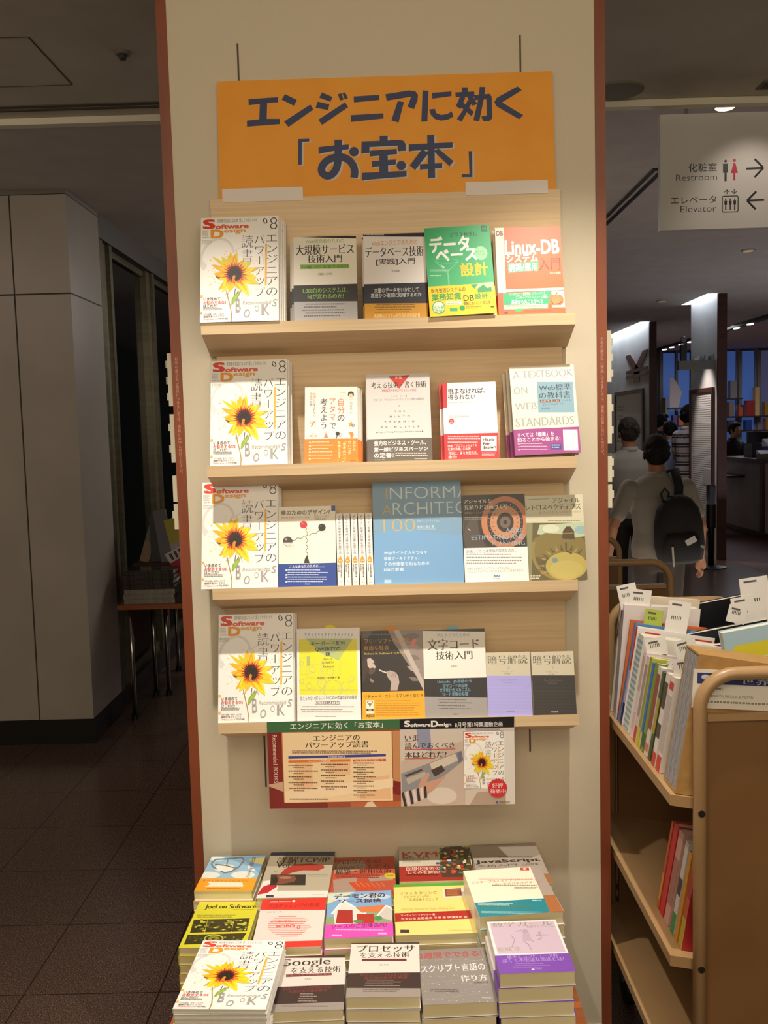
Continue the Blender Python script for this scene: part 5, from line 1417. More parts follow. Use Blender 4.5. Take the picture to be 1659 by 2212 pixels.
stack('yellow book with black photographs at the left of the middle row', 'lower copy in the stack under the yellow book', 'yellow books in the middle row', -.4075, -.399, .520, .142, .196, -1.5, flat_joel, [(260, 562), (715, 562), (640, 916), (125, 925)], .0205, spine='#d6cf34')
stack('white book with red bands and a red oval of print in the middle row', 'lower copy in the stack under the red banded white book', 'red and white books in the middle row', -.243, -.450, .545, .145, .205, 1.1, flat_red, [(720, 565), (1195, 548), (1165, 915), (640, 925)], .0205)
stack('blue book with a painted house and magenta band in the middle row', 'lower copy in the stack under the blue house book', 'blue house books in the middle row', -.094, -.427, .550, .144, .200, 1.4, flat_house, [(1220, 508), (1686, 493), (1699, 835), (1180, 860)], .024)
stack('cream yellow book with a red stripe in the middle row', 'lower copy in the stack under the cream yellow book', 'cream yellow books in the middle row', .0707, -.411, .545, .176, .224, 1.0, flat_refactor, [(183, 447), (750, 432), (820, 808), (190, 832)], .026, .002)
stack('cream book with a teal band at the right of the middle row', 'lower copy in the stack under the teal banded book', 'teal banded books in the middle row', .244, -.441, .600, .176, .208, 5.0, flat_enter, [(748, 345), (1313, 308), (1450, 650), (820, 703)], .0285, .002, band_spine='#d8d0bc')
stack('white sunflower magazine lying on the front left stack of the table', 'lower copy in the flat stack of sunflower magazines', 'sunflower magazines lying on the table', -.335, -.703, .575, .169, .230, -2.5, magazine, MAGQ, .0098, .002, name='magazine', cat='magazine', pages=MAT_PAGES_W, cover='#eeeae2')
stack('white book with dark band and maroon bar beside the magazine in the front row', 'lower copy in the stack right of the magazines', 'maroon bar books in the front row', -.185, -.644, .530, .139, .186, 1.8, flat_search, [(850, 988), (1360, 970), (1315, 1385), (760, 1410)], .0215)
stack('white book with dark and grey band in the centre of the front row', 'lower copy in the stack at the centre of the front row', 'dark banded books in the front row', -.042, -.630, .545, .140, .190, -.9, flat_proc, [(1375, 885), (1880, 880), (1886, 1290), (1330, 1300)], .0245)
stack('grey book with white lettering in the front row', 'lower copy in the stack under the grey lettered book', 'grey lettered books in the front row', .102, -.645, .540, .139, .186, 2.6, flat_script, [(370, 925), (885, 905), (947, 1310), (385, 1355)], .0285)
stack('lilac book with a violet band at the front right of the table', 'lower copy in the stack under the violet banded book', 'violet banded books at the front right', .244, -.652, .600, .140, .186, 1.5, flat_girl, [(885, 728), (1400, 708), (1530, 1100), (968, 1120)], .0285)
# ------------------------------------------------------------------ bookcase behind the end wall
t = thing('bookcase', 'double-sided dark bookcase behind the cream end wall', 'bookcase', (0, 0, 0))
m = MB(); m.box(-.30, .30, .034, 1.45, 0, 2.25, MAT_DARKWOOD); m.build('body', t)
for z in (.25, .62, .99, 1.345, 1.66, 1.86):
    m = MB(); m.box(-.50, .50, .036, 1.45, z-.022, z, MAT_DARKWOOD); m.build('shelf', t)
MAT_IVORY = noise_mat('ivory_board', '#d2c8ac', '#dcd2b8', (5, 5, 5), 2, 0.6)
def divider(lb, sx, z0, z1, ext, y, n):
    o = thing('shelf_divider', lb, 'shelf divider', (sx*.40, y, z0))
    m = MB(); m.box(-.09 if sx > 0 else -ext+.40, ext-.40 if sx > 0 else .09, 0, .012, 0, z1-z0, MAT_IVORY); m.build('plate', o)
    for k in range(n):
        zz = (z1-z0)*(k+.6)/(n+.2)
        m = MB(); xa = ext-.41
        m.box(min(sx*xa, sx*(xa+.026)), max(sx*xa, sx*(xa+.026)), .05, .062, zz-.008, zz+.010, MAT_IVORY); m.build('label_clip', o)
        m = MB(); m.box(min(sx*(xa-.03), sx*(xa+.005)), max(sx*(xa-.03), sx*(xa+.005)), .012, .062, zz-.004, zz+.004, MAT_IVORY); m.build('clip_arm', o)
for nm, z0, z1, n in (('topmost', 1.675, 1.805, 3), ('second from top', 1.535, 1.655, 2), ('third from top', 1.437, 1.502, 0), ('lowest', 1.368, 1.431, 1)):
    divider('ivory shelf divider jutting out left of the bookcase end, %s of four' % nm, -1, z0, z1, .548, .045, n)
for nm, z0, z1, n in (('topmost', 1.705, 1.830, 3), ('second from top', 1.553, 1.674, 2), ('third from top', 1.458, 1.522, 2), ('lowest', 1.393, 1.452, 1)):
    divider('ivory shelf divider jutting out right of the bookcase end, %s of four' % nm, 1, z0, z1, .548, .045, n)

# ------------------------------------------------------------------ wayfinding sign
t = thing('wayfinding_sign', 'white hanging sign for restroom and elevator with arrows', 'sign', (1.478, 1.63, 2.381))
SW, SH = .72, .456
m = MB(); m.box(-SW/2, SW/2, 0, .03, 0, SH, noise_mat('white_sign_board', '#d6d2cc', '#dcd8d2', (4, 4, 4), 2, .55))
s = Art(m, SW, SH, [(637, 487), (637+1465, 487), (637+1465, 1443), (637, 1443)], 0.0)   # 1 unit about half a millimetre
K = '#2c2b2b'
s.T('化粧室', 868, 895, 1100, 965, K, .004); s.T('Restroom', 765, 985, 1102, 1036, K, -.01)
s.T('エレベータ', 722, 1165, 1098, 1228, K, .004); s.T('Elevator', 802, 1246, 1098, 1298, K, -.01)
s.ell(1172, 884, 11, 12, K); s.rect(1150, 905, 1192, 980, K); s.rect(1163, 980, 1181, 1050, K)
rd = '#c0203c'
s.ell(1244, 880, 13, 14, rd); s.poly([(1236, 900), (1252, 900), (1274, 985), (1216, 985)], rd); s.rect(1236, 985, 1252, 1046, rd)
s.line([(1340, 952), (1470, 950)], 17, K); s.line([(1410, 874), (1482, 948), (1410, 1024)], 17, K)
s.line([(1490, 1214), (1355, 1216)], 17, K); s.line([(1425, 1142), (1350, 1216), (1420, 1290)], 17, K)
s.line([(1154, 1174), (1268, 1174), (1276, 1182), (1276, 1298), (1268, 1306), (1154, 1306), (1146, 1298), (1146, 1182), (1154, 1174)], 8, K)
for x in (1174, 1212, 1248): s.ell(x, 1200, 6, 7, K); s.rect(x-11, 1212, x+11, 1246, K); s.rect(x-5, 1246, x+5, 1290, K)
s.line([(1184, 1158), (1184, 1124)], 6, K); s.line([(1160, 1142), (1184, 1122), (1206, 1142)], 6, K)
s.line([(1244, 1116), (1244, 1152)], 6, K); s.line([(1222, 1134), (1244, 1156), (1266, 1134)], 6, K)
m.build('panel', t)
m = MB()
for x in (-.25, .25): m.tube([(x, .015, SH), (x, .015, .669)], .008, MAT_CHROME)
m.build('hanger_rods', t)

# ------------------------------------------------------------------ partitions of the shop behind
MAT_WHITEFACE = noise_mat('white_partition', '#c2c2be', '#cccac6', (3, 3, 3), 2, 0.6)
MAT_EDGE = noise_mat('dark_brown_edge', '#3d201a', '#4a281f', (4, 4, 20), 3, .5)
def partition(lb, x, ya, yb):
    t = thing('partition', lb, 'partition', (x, ya, 0))
    m = MB(); m.box(.004, .095, .03, yb-ya, 0, 3.048, MAT_WHITEFACE); m.build('core', t)
    m = MB(); m.box(-.004, .004, .03, yb-ya, 0, 3.38, MAT_WHITEFACE); f = m.build('white_face', t)
    m = MB(); m.box(-.004, .10, 0, .03, 0, 3.048, MAT_EDGE); m.build('edge_board', t)
    return t
P2 = partition('nearer white partition with dark brown edge and a tall framed list', 3.756, 8.64, 9.61)
P1 = partition('farther white partition with dark brown edge and a red yen sign', 3.742, 11.46, 14.5)
def notice(lb, x, ya, yb, za, zb, draw, fr=.05):
    t = thing('notice_board', lb, 'notice board', (x, (ya+yb)/2, za), (0, 0, R(-90)))
    w, h = yb-ya, zb-za
    m = MB(); m.box(-w/2+fr, w/2-fr, 0, .01, fr, h-fr, M('#d4d2ce', .5))
    a = Art(m, w-2*fr, h-2*fr, [(0, 0), (100, 0), (100, 200), (0, 200)], 0)
    draw(a)
    m.v = [(p[0], p[1], p[2]+(fr if i >= 8 else 0)) for i, p in enumerate(m.v)]
    m.build('sheet', t)
    m = MB()
    for b_ in ((-w/2, w/2, 0, fr), (-w/2, w/2, h-fr, h), (-w/2, -w/2+fr, fr, h-fr), (w/2-fr, w/2, fr, h-fr)): m.box(b_[0], b_[1], -.015, .012, b_[2], b_[3], MAT_EDGE)
    m.build('frame', t)
def lines(a):
    for k in range(60): a.rect(3+(k*7 % 5), 6+k*3.15, 97, 6.7+k*3.15, '#5a5452')
notice('dark framed board of closely printed lines on the nearer partition', 3.738, 8.74, 9.60, .26, 2.0, lines)
def placards(a):
    a.greek(6, 22, 34, 36, 2, '#3a3438', 3); a.greek(6, 42, 34, 54, 2, '#4a4448', 5); a.rect(16, 66, 26, 80, '#4a4448'); a.greek(4, 88, 36, 104, 2, '#2f2a2e', 7)
notice('dark framed notice board with small printed placards on the farther partition', 3.724, 11.74, 13.50, .5, 2.12, placards, .06)
t = thing('yen_sign', 'dark red yen symbol mounted on the farther partition', 'sign', (3.730, 12.16, 2.22), (0, 0, R(-90)))
m = MB()
rd = M('#4f1c22', .5)
for pts in ([(-.66, .45), (-.36, .45), (.16, .20), (.16, .13), (-.16, .13), (-.16, .17)], [(.66, .45), (.36, .45), (-.16, .20), (-.16, .13), (.16, .13), (.16, .17)], [(-.16, 0), (.16, 0), (.16, .2), (-.16, .2)]):
    m.prism(pts, 'y', 0, .006, rd)
m.box(-.64, .64, -.001, .006, .165, .21, rd); m.box(-.64, .64, -.001, .006, .085, .128, rd)
m.build('symbol', t)
t = thing('bracket_sign', 'grey bracket with a dark upright box sticking out from the nearer partition', 'sign', (3.75, 8.72, 2.205))
m = MB(); m.box(-.43, 0, -.03, .03, 0, .10, M('#6c6a66', .5)); m.build('arm', t)
m = MB(); m.box(-.40, -.335, -.03, .03, .10, .29, M('#2a2a2c', .5)); m.build('upright', t)
m = MB(); m.ball((-.366, 0, .345), .036, .02, .036, M('#6a6668', .4)); m.build('round_top', t, True)
t = thing('wall_shapes', 'row of grey jagged shapes on the white partition above the grey bracket', 'decoration', (3.750, 9.1, 2.32), (0, 0, R(-90)))  # row of jagged prisms in mixed greys
m = MB(); r = random.Random(5)
for k in range(16):
    x = -.36+k*.045; h = r.uniform(.03, .08)+k*.001
    m.prism([(x, 0), (x+.04, 0), (x+.03, h), (x+.008, h*.8)], 'y', -.006, .001, M(r.choice(['#6f767a', '#565c60', '#9aa2a6']), .3))
m.build('jagged_strip', t)
o = MB().box(3.735, 3.738, 8.76, 9.1, .86, 1.05, M('#b4b0ac', .5)).build('price_card'); tag(o, 'blank grey card at the lower right of the framed list board', 'card')
t = thing('belt_stanchion', 'black belt stanchion standing before the nearer partition', 'stanchion', (3.49, 8.08, 0))
m = MB(); m.rings([(0, 0, 0, .165, .165), (.012, 0, 0, .165, .165), (.03, 0, 0, .06, .06)], M('#151315', .4), 28); m.build('base', t)
m = MB(); m.tube([(0, 0, .02), (0, 0, .86)], .033, M('#161416', .35), 16); m.build('post', t, True)
m = MB(); m.rings([(.44, 0, 0, .048, .048), (.455, 0, 0, .05, .05), (.90, 0, 0, .05, .05), (.915, 0, 0, .04, .04)], M('#121012', .45), 18); m.build('belt_head', t)

# ------------------------------------------------------------------ counter, windows and shelves at the far end
t = thing('service_counter', 'pale service counter with a dark brown top at the right edge', 'counter', (5.0, 10.45, 0))
m = MB(); m.box(.02, .5, .02, 1.62, .08, 1.03, noise_mat('pale_counter', '#8a7c78', '#948680', (3, 3, 3), 2, .5)); m.build('body', t)
m = MB(); m.box(-.03, .55, -.03, 1.66, 1.03, 1.08, MAT_DARKWOOD); m.build('worktop', t)
m = MB(); m.box(.04, .48, .04, 1.6, 0.002, .08, MAT_DARKWOOD); m.build('plinth', t)
m = MB(); m.box(-.02, .02, .02, .12, .08, 1.03, MAT_DARKWOOD); m.build('corner_post', t)
t = thing('pull_out_tray', 'black tray mounted under the left end of the service counter', 'tray', (4.97, 11.6, .80))
m = MB(); m.box(-.25, .045, -.4, .4, 0, .03, M('#141214', .4)); m.build('base', t)
m = MB(); m.box(-.26, -.25, -.4, .4, 0, .10, M('#1c1a1c', .4)); m.build('lip', t)
def cardbox(lb, name, cat, loc, w, d, h, c, top=None, rz=0):
    o = thing(name, lb, cat, loc, (0, 0, R(rz)))
    m = MB(); m.box(-w/2, w/2, -d/2, d/2, 0, h*.62, M(c)); m.build('body', o)
    m = MB(); m.prism([(-d/2, h*.62), (d/2, h*.62), (d/2, h), (d/2-.012, h)], 'x', -w/2, w/2, M(top or c)); m.build('display_back', o)
cardbox('blue and white card display box on the service counter', 'display_box', 'display box', (5.20, 10.75, 1.08), .17, .14, .27, '#2a4fa0', '#dcdce4', 20)
cardbox('small grey and white leaflet box at the front of the service counter', 'leaflet_box', 'leaflet box', (5.03, 10.56, 1.08), .16, .1, .12, '#6a6468', '#d8d4d8', 10)
cardbox('tall white leaflet stand at the right edge on the counter', 'leaflet_stand', 'leaflet stand', (5.42, 10.70, 1.08), .17, .1, .33, '#d4d0d4', '#dedade', -8)
t = thing('cash_register', 'black cash register on the service counter', 'cash register', (5.33, 11.4, 1.08))
m = MB(); m.prism([(-.2, 0), (.2, 0), (.2, .12), (-.1, .2), (-.2, .2)], 'y', -.16, .16, M('#121113', .4)); m.build('base', t)
m = MB(); m.box(-.2, .1, .02, .06, .2, .36, M('#0e0d0f', .3)); m.build('screen', t)

m = MB(); m.box(3.0, 9.5, 17.0, 17.1, 0, 3.05, M('#5c5658', .8)); struct('wall_back', m)
m = MB(); m.box(9.4, 9.5, -4.5, 17, 0, 3.05, M('#6a625c', .8)); struct('wall_right', m)
BLUE = emit_mat('dusk_window', '#3f5c9c', 0.46)
GREYB = emit_mat('dusk_window_blind', '#55577a', 0.30)
for i, (xa, xb, mt) in enumerate(((5.50, 5.74, BLUE), (5.80, 6.04, BLUE), (6.10, 6.62, BLUE), (6.72, 6.96, BLUE), (7.03, 7.33, BLUE), (7.40, 7.75, GREYB), (7.82, 8.3, GREYB))):
    m = MB(); m.box(xa, xb, 16.985, 16.998, .9, 3.0, mt); o = struct('window_%d' % (i+8), m)
    f = MB(); f.box(xa-.06, xa, 16.95, 17.0, .9, 3.05, M('#8a8688', .6)); f.box(xb, xb+.06 if i in (2, 6) else xb+.01, 16.95, 17.0, .9, 3.05, M('#8a8688', .6)); f.build('window_frame', o)
t = thing('wall_shelf', 'dark wall shelving with books before the blue windows', 'shelf', (7.0, 16.75, 0))
for z, xa, xb in ((1.42, -.9, 1.4), (1.70, -.9, 1.4), (2.06, -.35, -.03)):
    m = MB(); m.box(xa, xb, -.14, .2, z-.03, z, MAT_DARKWOOD); m.build('board', t)
for x in (-.6, .02, .4, 1.1):
    m = MB(); m.box(x-.03, x+.03, .12, .18, 0, 3.0, M('#8d8580', .5)); m.build('upright', t)
t = thing('wall_shelf', 'dark wall shelving with books left of the nearer partition', 'shelf', (5.72, 16.6, 0))
for z in (1.15, 1.55, 1.9):
    m = MB(); m.box(-.26, .3, -.14, .2, z-.03, z, MAT_DARKWOOD); m.build('board', t)
m = MB(); m.box(-.30, -.25, -.1, .2, 0, 2.1, M('#8d8580', .5)); m.build('upright', t)
def small_book(lb, x, z, w, h, c, y=16.62, d=.15):
    t = thing('book', lb, 'book', (x, y, z), (0, 0, 0), None)
    m = MB(); m.box(-w/2, w/2, 0, .006, 0, h, M(c)); m.box(-w/2, w/2, d-.006, d, 0, h, M(c)); m.box(-w/2, -w/2+.005, .006, d-.006, 0, h, M(c)); m.build('cover', t)
    m = MB(); m.box(-w/2+.005, w/2-.005, .006, d-.006, .004, h-.004, MAT_PAGES_W); m.build('page_block', t)
for lb, x, z, w, h, c in (('tall grey box file high before the blue window', 6.80, 2.06, .13, .34, '#8a8684'), ('tall cream book lit on the far wall shelf', 7.265, 1.70, .08, .56, '#d8b074'),
    ('red book on the far wall shelf beside the tall cream book', 7.13, 1.70, .15, .30, '#a02a2a'), ('brown box on the far wall shelf between red and orange books', 7.02, 1.70, .06, .22, '#5a3a34'),
    ('orange book on the far wall shelf', 6.94, 1.70, .07, .18, '#c8522a'), ('yellow book at the right on the far wall shelf', 7.45, 1.70, .07, .26, '#a8802a'), ('dark grey book at the right end of the far wall shelf', 7.55, 1.70, .08, .24, '#3a3634'),
    ('tan book at the left of the far wall shelf', 6.76, 1.70, .09, .28, '#8a7458'), ('dark blue book lower on the far wall shelf', 7.10, 1.42, .12, .2, '#1f3f8a'), ('amber book low at the right of the far wall shelf', 7.5, 1.42, .12, .22, '#a8782a'), ('brown book low at the left of the far wall shelf', 6.78, 1.42, .16, .2, '#4a3028'),
    ('orange book between people and partition on the left wall shelf', 5.72, 1.55, .11, .2, '#b8702a'), ('violet book on the left wall shelf', 5.60, 1.55, .08, .2, '#5a4a8a'), ('dark red book on the left wall shelf', 5.86, 1.55, .1, .18, '#7a2a22')):
    small_book(lb, x, z, w, h, c, 16.62 if x > 6 else 16.47)
t = thing('hanging_poster', 'pale poster standing on the left wall shelf before the blue window', 'poster', (5.57, 16.47, 1.9))
m = MB(); m.prism([(-.08, 0), (.1, 0), (.16, .3), (.02, .55), (-.07, .6)], 'y', 0, .004, M('#c8b8b4', .6)); m.build('sheet', t)
t = thing('lighting_track', 'black ceiling track with small spotlights in the far shop', 'lighting track', (5.25, 13.8, 3.05))
m = MB(); m.box(-.05, .05, -3.0, 3.1, -.05, 0, M('#0d0c0d', .4)); m.build('track', t)
for y in (15.98, 15.5, 14.95, 14.43, 12.2, 11.66):
    m = MB(); m.rings([(-.062, 0, 0, .04, .09), (-.050, 0, 0, .04, .09)], emit_mat('track_lamp', '#fff0d8', 2.2), 14); o = m.build('spotlight', t); o.location = (0, y-13.8, 0)
t = thing('side_stool', 'low dark stool at the right edge of the shop floor', 'stool', (3.86, 6.75, 0))
m = MB(); m.box(-.12, .3, -.2, .2, .50, .54, MAT_DARKWOOD); m.build('seat', t)
for sx in (-.09, .27):
    for sy in (-.17, .17):
        m = MB(); m.box(sx-.02, sx+.02, sy-.02, sy+.02, 0, .50, MAT_DARKWOOD); m.build('leg', t)
for k, c in enumerate(('#6a645c', '#8a8276', '#5c5650', '#7c746a')):
    o = thing('magazine', ('lowest', 'second', 'third', 'topmost')[k]+' grey magazine in the pile on the dark stool', 'magazine', (3.95, 6.75, .54+k*.04), (0, 0, R(k*3-4)))
    m = MB(); m.box(-.13, .13, -.17, .17, 0, .003, M(c)); m.box(-.13, .13, -.17, .17, .034, .037, M(c)); m.build('cover', o)
    m = MB(); m.box(-.127, .127, -.167, .167, .003, .034, MAT_PAGES_W); m.build('page_block', o)

# ------------------------------------------------------------------ book trucks on the right
def truck_frame(lb, loc):
    t = thing('book_truck', lb, 'book truck', loc)
    W2 = .233
    for nm, y in (('near', 0.0), ('far', .76)):
        pth = [(-.178, y, .12)]
        for k in range(0, 8):
            a_ = R(180-90*k/7); pth.append((-.108+.07*math.cos(a_), y, 1.041+.07*math.sin(a_)))
        for k in range(0, 8):
            a_ = R(90-90*k/7); pth.append((.108+.07*math.cos(a_), y, 1.041+.07*math.sin(a_)))
        pth.append((.178, y, .12))
        m = MB(); m.tube(pth, .0132, MAT_TAN, 14); m.build('handle_frame', t, True)
        s_ = 1 if nm == 'near' else -1
        m = MB(); m.box(-.163, .163, y+s_*.006 if s_ > 0 else y-.022, y+.022 if s_ > 0 else y-.006, .16, 1.018, MAT_TAN_D)
        m.box(-.163, .163, (y if s_ > 0 else y-.026), (y+.026 if s_ > 0 else y), 1.016, 1.030, MAT_TAN); m.build('end_panel', t)
        for z in (.835, .515, .25):
            for sx in (-.178, .178):
                m = MB(); m.tube([(sx, y-.0145*s_, z), (sx, y-.011*s_, z)], .007, M('#1c1814', .4), 10); m.build('bolt', t)
    for z in (.866, .532, .276):
        m = MB(); m.prism([(-W2, z), (0, z-.040), (W2, z), (W2, z-.022), (W2-.02, z-.026), (0, z-.063), (-W2+.02, z-.026), (-W2, z-.022)], 'y', .012, .748, MAT_TAN); m.build('shelf', t)
    for sx in (-.15, .15):
        for y in (.06, .70):
            m = MB(); m.rings([(-.012, 0, 0, .045, .045), (.012, 0, 0, .045, .045)], M('#1b1a1a', .5), 18, Matrix.Translation((sx, y, .045)) @ Matrix.Rotation(R(90), 4, 'Y'))
            m.box(sx-.02, sx+.02, y-.02, y+.02, .07, .21, M('#6a6660', .4)); m.build('caster', t)
    return t
TX, TY = .768, -.50
TR = truck_frame('tan metal book truck with sloping shelves full of books at the right edge', (TX, TY, 0))
T2 = copy_tree(TR); T2.location = (.800, 1.02, 0); T2['label'] = 'second tan book truck standing behind the loaded one'
TILT = math.atan2(.040, .233)
def truck_book(lb, y, th, h, d, c, zshelf=.866, side=-1, spine=None, slip=None, marks=None, x_in=.012, cover_draw=None, lean=0.0, up=0.0):
    sx = side
    x = TX+sx*(.233-x_in); z = zshelf-.040*x_in/.233+.001
    t = thing('book', lb, 'book', (x, y, z), (R(lean), (TILT-R(up))*-sx, 0))
    def XX(a_, b_): return (a_, b_) if sx < 0 else (-b_, -a_)
    m = MB()
    x0, x1 = XX(0, d); m.box(x0, x1, 0, .0008, 0, h, M(c)); m.box(x0, x1, th-.0008, th, 0, h, M(c))
    x0, x1 = XX(0, .0012); m.box(x0, x1, .0008, th-.0008, 0, h, M(spine or c))
    for (v0, v1, cc) in (marks or ()):
        x0, x1 = XX(-.0004, .0002); m.box(x0, x1, 0, th, h*v0, h*v1, M(cc))
    if cover_draw:
        a = Art(m, d, h, [(0, 0), (100, 0), (100, 140), (0, 140)], 0, x0=(0 if sx < 0 else -d)); cover_draw(a)
    m.build('cover', t)
    m = MB(); x0, x1 = XX(.0015, d-.002); m.box(x0, x1, .001, th-.001, .002, h-.002, MAT_PAGES_W); m.build('page_block', t)
    for si, s_ in enumerate(slip or ()):
        u, w, hh, cc = s_[:4]; hh = .015+hh*.55; w *= .82; rot = s_[4] if len(s_) > 4 else 0
        x0, x1 = XX(d*u, d*u+w)
        m = MB(); q = Matrix.Translation((0, th*.4-.0018*si, h-.015)) @ Matrix.Rotation(R(rot), 4, 'Y')
        m.box(x0, x1, 0, .0004, 0, hh, M(cc, .7), q)
        m.box(x0+.15*w, x0+.6*w, -.0006, 0, hh-.011, hh-.007, M('#55504c', .7), q)
        for k in range(6): m.box(x0+w*(.22+k*.08), x0+w*(.25+k*.08), -.0006, 0, hh*.5, hh*.5+.008, M('#3a3634', .7), q)
        o = m.build('order_slip', t); o['label'] = 'paper slip sticking out of the top'
    return t
WH = '#e2dcd4'
def redtop(a): a.rect(10, 5, 30, 12, '#cf3a2a'); a.rect(70, 5, 97, 13, '#cf3a2a')
def greycover(a): a.greek(8, 10, 60, 18, 2, '#b8b0a4')
truck_book('large cream book at the far end of the truck, seen behind the tall white spine', .075, .014, .305, .20, '#d8c8b0', up=4)
truck_book('tall white spine with two white slips at the far end of the truck', .02, .030, .288, .19, '#d6ccc8', slip=((-.02, .058, .085, WH, -16), (.06, .066, .075, WH, 3)), up=5)
truck_book('slim orange spine on the truck beside the tall white one', -.002, .009, .255, .19, '#c86a3a', marks=((.0, .12, '#3a5a9a'),), up=2)
truck_book('slim blue spine on the truck between orange and red', -.016, .010, .252, .20, '#5a86b4', spine='#5f7fa8', slip=((.10, .055, .07, '#a8b84a'),))
truck_book('red and violet spine on the truck', -.040, .016, .246, .19, '#e4ded8', spine='#d23a2a', marks=((.0, .22, '#2a2a5a'), (.22, .55, '#c8b4d0')), cover_draw=redtop, slip=((.35, .066, .14, WH),))
truck_book('thick cream spine with a blue toothed edge on the truck', -.100, .044, .236, .20, '#dcd6ca', spine='#d8d4c8', marks=[(.02+k*.06, .05+k*.06, '#8fb4c0') for k in range(16)])
truck_book('white spine with fine red print next to the toothed one', -.140, .020, .206, .16, '#dcd2cc', marks=((.55, .95, '#c8b0a8'), (.1, .3, '#d8c0b8')), slip=((.05, .06, .05, WH, -20), (.35, .07, .06, '#d8d2c8', 15)))
truck_book('pale pink spine with a red foot on the truck', -.168, .018, .203, .15, '#d8c4c0', marks=((0, .18, '#c83a30'), (.3, .9, '#a89490')))
truck_book('green and yellow spine on the truck', -.194, .018, .206, .15, '#b8b84a', spine='#8f9a4a', marks=((0, .2, '#c8c23a'),))
truck_book('bright blue spine on the truck', -.212, .012, .198, .15, '#3a74b8', marks=((0, .18, '#d0c83a'),), slip=((.1, .07, .05, WH, 30), (.4, .06, .06, '#dcd8d0', -25)))
truck_book('olive green spine on the truck', -.238, .018, .204, .15, '#7f8f3a', marks=((.05, .2, '#3f5a2a'),))
truck_book('white spine with dark red vertical print on the truck', -.268, .022, .202, .15, '#d8cfc4', marks=((.3, .92, '#8f4a40'), (.05, .14, '#c8756a')), slip=((.08, .06, .045, WH, 12),))
truck_book('dark green spine on the truck', -.294, .016, .198, .15, '#3f4f2c', marks=((.3, .7, '#a8982f'),), slip=((.4, .065, .06, WH, 30),))
truck_book('white spine with black print and red foot on the truck', -.330, .024, .204, .15, '#dcd4cc', marks=((.62, .9, '#4a4440'), (.0, .14, '#c23a32'), (.3, .45, '#4a4440')), slip=((.1, .07, .05, WH, -15),))
truck_book('red footed white spine next to the cardboard slipcase', -.366, .026, .206, .15, '#d8d0c8', marks=((.86, .94, '#c23a32'), (.2, .8, '#b8b0a8'), (0, .16, '#c83c30')), slip=((.3, .08, .05, WH, 22),))
t = thing('slipcase', 'brown cardboard slipcase at the near end of the truck', 'slipcase', (TX-.221, -.482, .8655), (0, TILT, 0))
m = MB(); th = .082
m.box(0, .30, 0, .004, 0, .285, MAT_CARD); m.box(0, .30, th-.004, th, 0, .285, MAT_CARD); m.box(0, .30, .004, th-.004, 0, .004, MAT_CARD); m.box(0, .30, .004, th-.004, .281, .285, MAT_CARD); m.box(.296, .30, .004, th-.004, .004, .281, MAT_CARD)
m.build('case', t)
for k, nm in enumerate(('nearest', 'middle', 'farthest')):
    o = thing('book', nm + ' of three grey volumes inside the cardboard slipcase', 'book', (TX-.221+.0014, -.4765+k*.0245, .8655+.0052), (0, TILT, 0))
    m = MB(); m.box(0, .24, 0, .001, 0, .274, M('#8f8c8c')); m.box(0, .24, .022, .023, 0, .274, M('#8f8c8c')); m.box(0, .001, .001, .022, 0, .274, noise_mat('mottled_grey_spine', '#7c7a7e', '#a8a6a4', (400, 400, 60), 3, .6)); m.build('cover', o)
    m = MB(); m.box(.001, .238, .001, .022, .001, .273, MAT_PAGES_W); m.build('page_block', o)
t = thing('series_card', 'white card with a blue strip behind the near truck handle', 'card', (.722, -.4865, 1.0308), (R(-2), R(4), 0))
m = MB(); m.box(-.145, .16, -.001, 0, 0, .077, M('#e0d8c8', .6))
a = Art(m, .305, .077, [(0, 0), (305, 0), (305, 92), (0, 92)], -.001, x0=-.145)
a.rect(8, 8, 300, 34, '#2a3470'); a.ell(24, 18, 8, 6, '#c8c8d4'); a.T('世界史 全', 95, 13, 215, 32, '#c8c4c0', .005, m=True); a.greek(235, 14, 295, 30, 1, '#c8c4c0')
a.greek(30, 42, 60, 50, 1, '#7a736a'); a.T('5,400円(税込5,670円)', 28, 58, 120, 67, '#7a736a'); a.greek(28, 74, 200, 82, 1, '#8a837a')
m.build('card_face', t)
# books on the other slope of the truck
def blackcover(a): a.fill('#16151a'); a.line([(0, 138), (100, 138)], 3, '#c8a8a8')
def yellowcover(a):
    a.fill('#a8c4d0'); a.poly([(8, 14), (100, 14), (100, 140), (8, 140)], '#d8cc38'); a.poly([(16, 28), (100, 28), (100, 140), (16, 140)], '#ddd2c4'); a.greek(22, 30, 30, 44, 2, '#4a4030'); a.line([(70, 30), (96, 28)], 3, '#3a3430'); a.greek(75, 38, 98, 48, 2, '#8a8276'); a.poly([(60, 70), (100, 66), (100, 74), (60, 78)], '#b8c4a0')
truck_book('black covered book at the far end of the truck, upper of two', .10, .02, .30, .26, '#16151a', side=1, cover_draw=blackcover)
truck_book('black covered book on the truck, lower of two, with white slips', -.03, .02, .262, .25, '#16151a', side=1, cover_draw=blackcover, slip=((.10, .085, .19, WH, 3), (.24, .07, .12, WH, 0)))
truck_book('dark red book on the right slope of the truck', -.075, .02, .236, .24, '#5a1a20', side=1, slip=((.5, .055, .05, WH, 24),))
truck_book('white book with white slips on the right slope of the truck', -.16, .03, .23, .24, '#dcd6cc', side=1, cover_draw=greycover, slip=((.06, .085, .15, WH, 2), (.30, .06, .07, WH, -22)))
truck_book('light blue and yellow book lying open faced on the right slope of the truck', -.30, .025, .325, .235, '#a8c4d0', side=1, cover_draw=yellowcover, slip=((.75, .06, .06, '#dcd4c8', -28),))
truck_book('pale green edged book on the right slope nearest the slipcase', -.38, .025, .205, .21, '#c8ccb0', side=1, cover_draw=greycover)
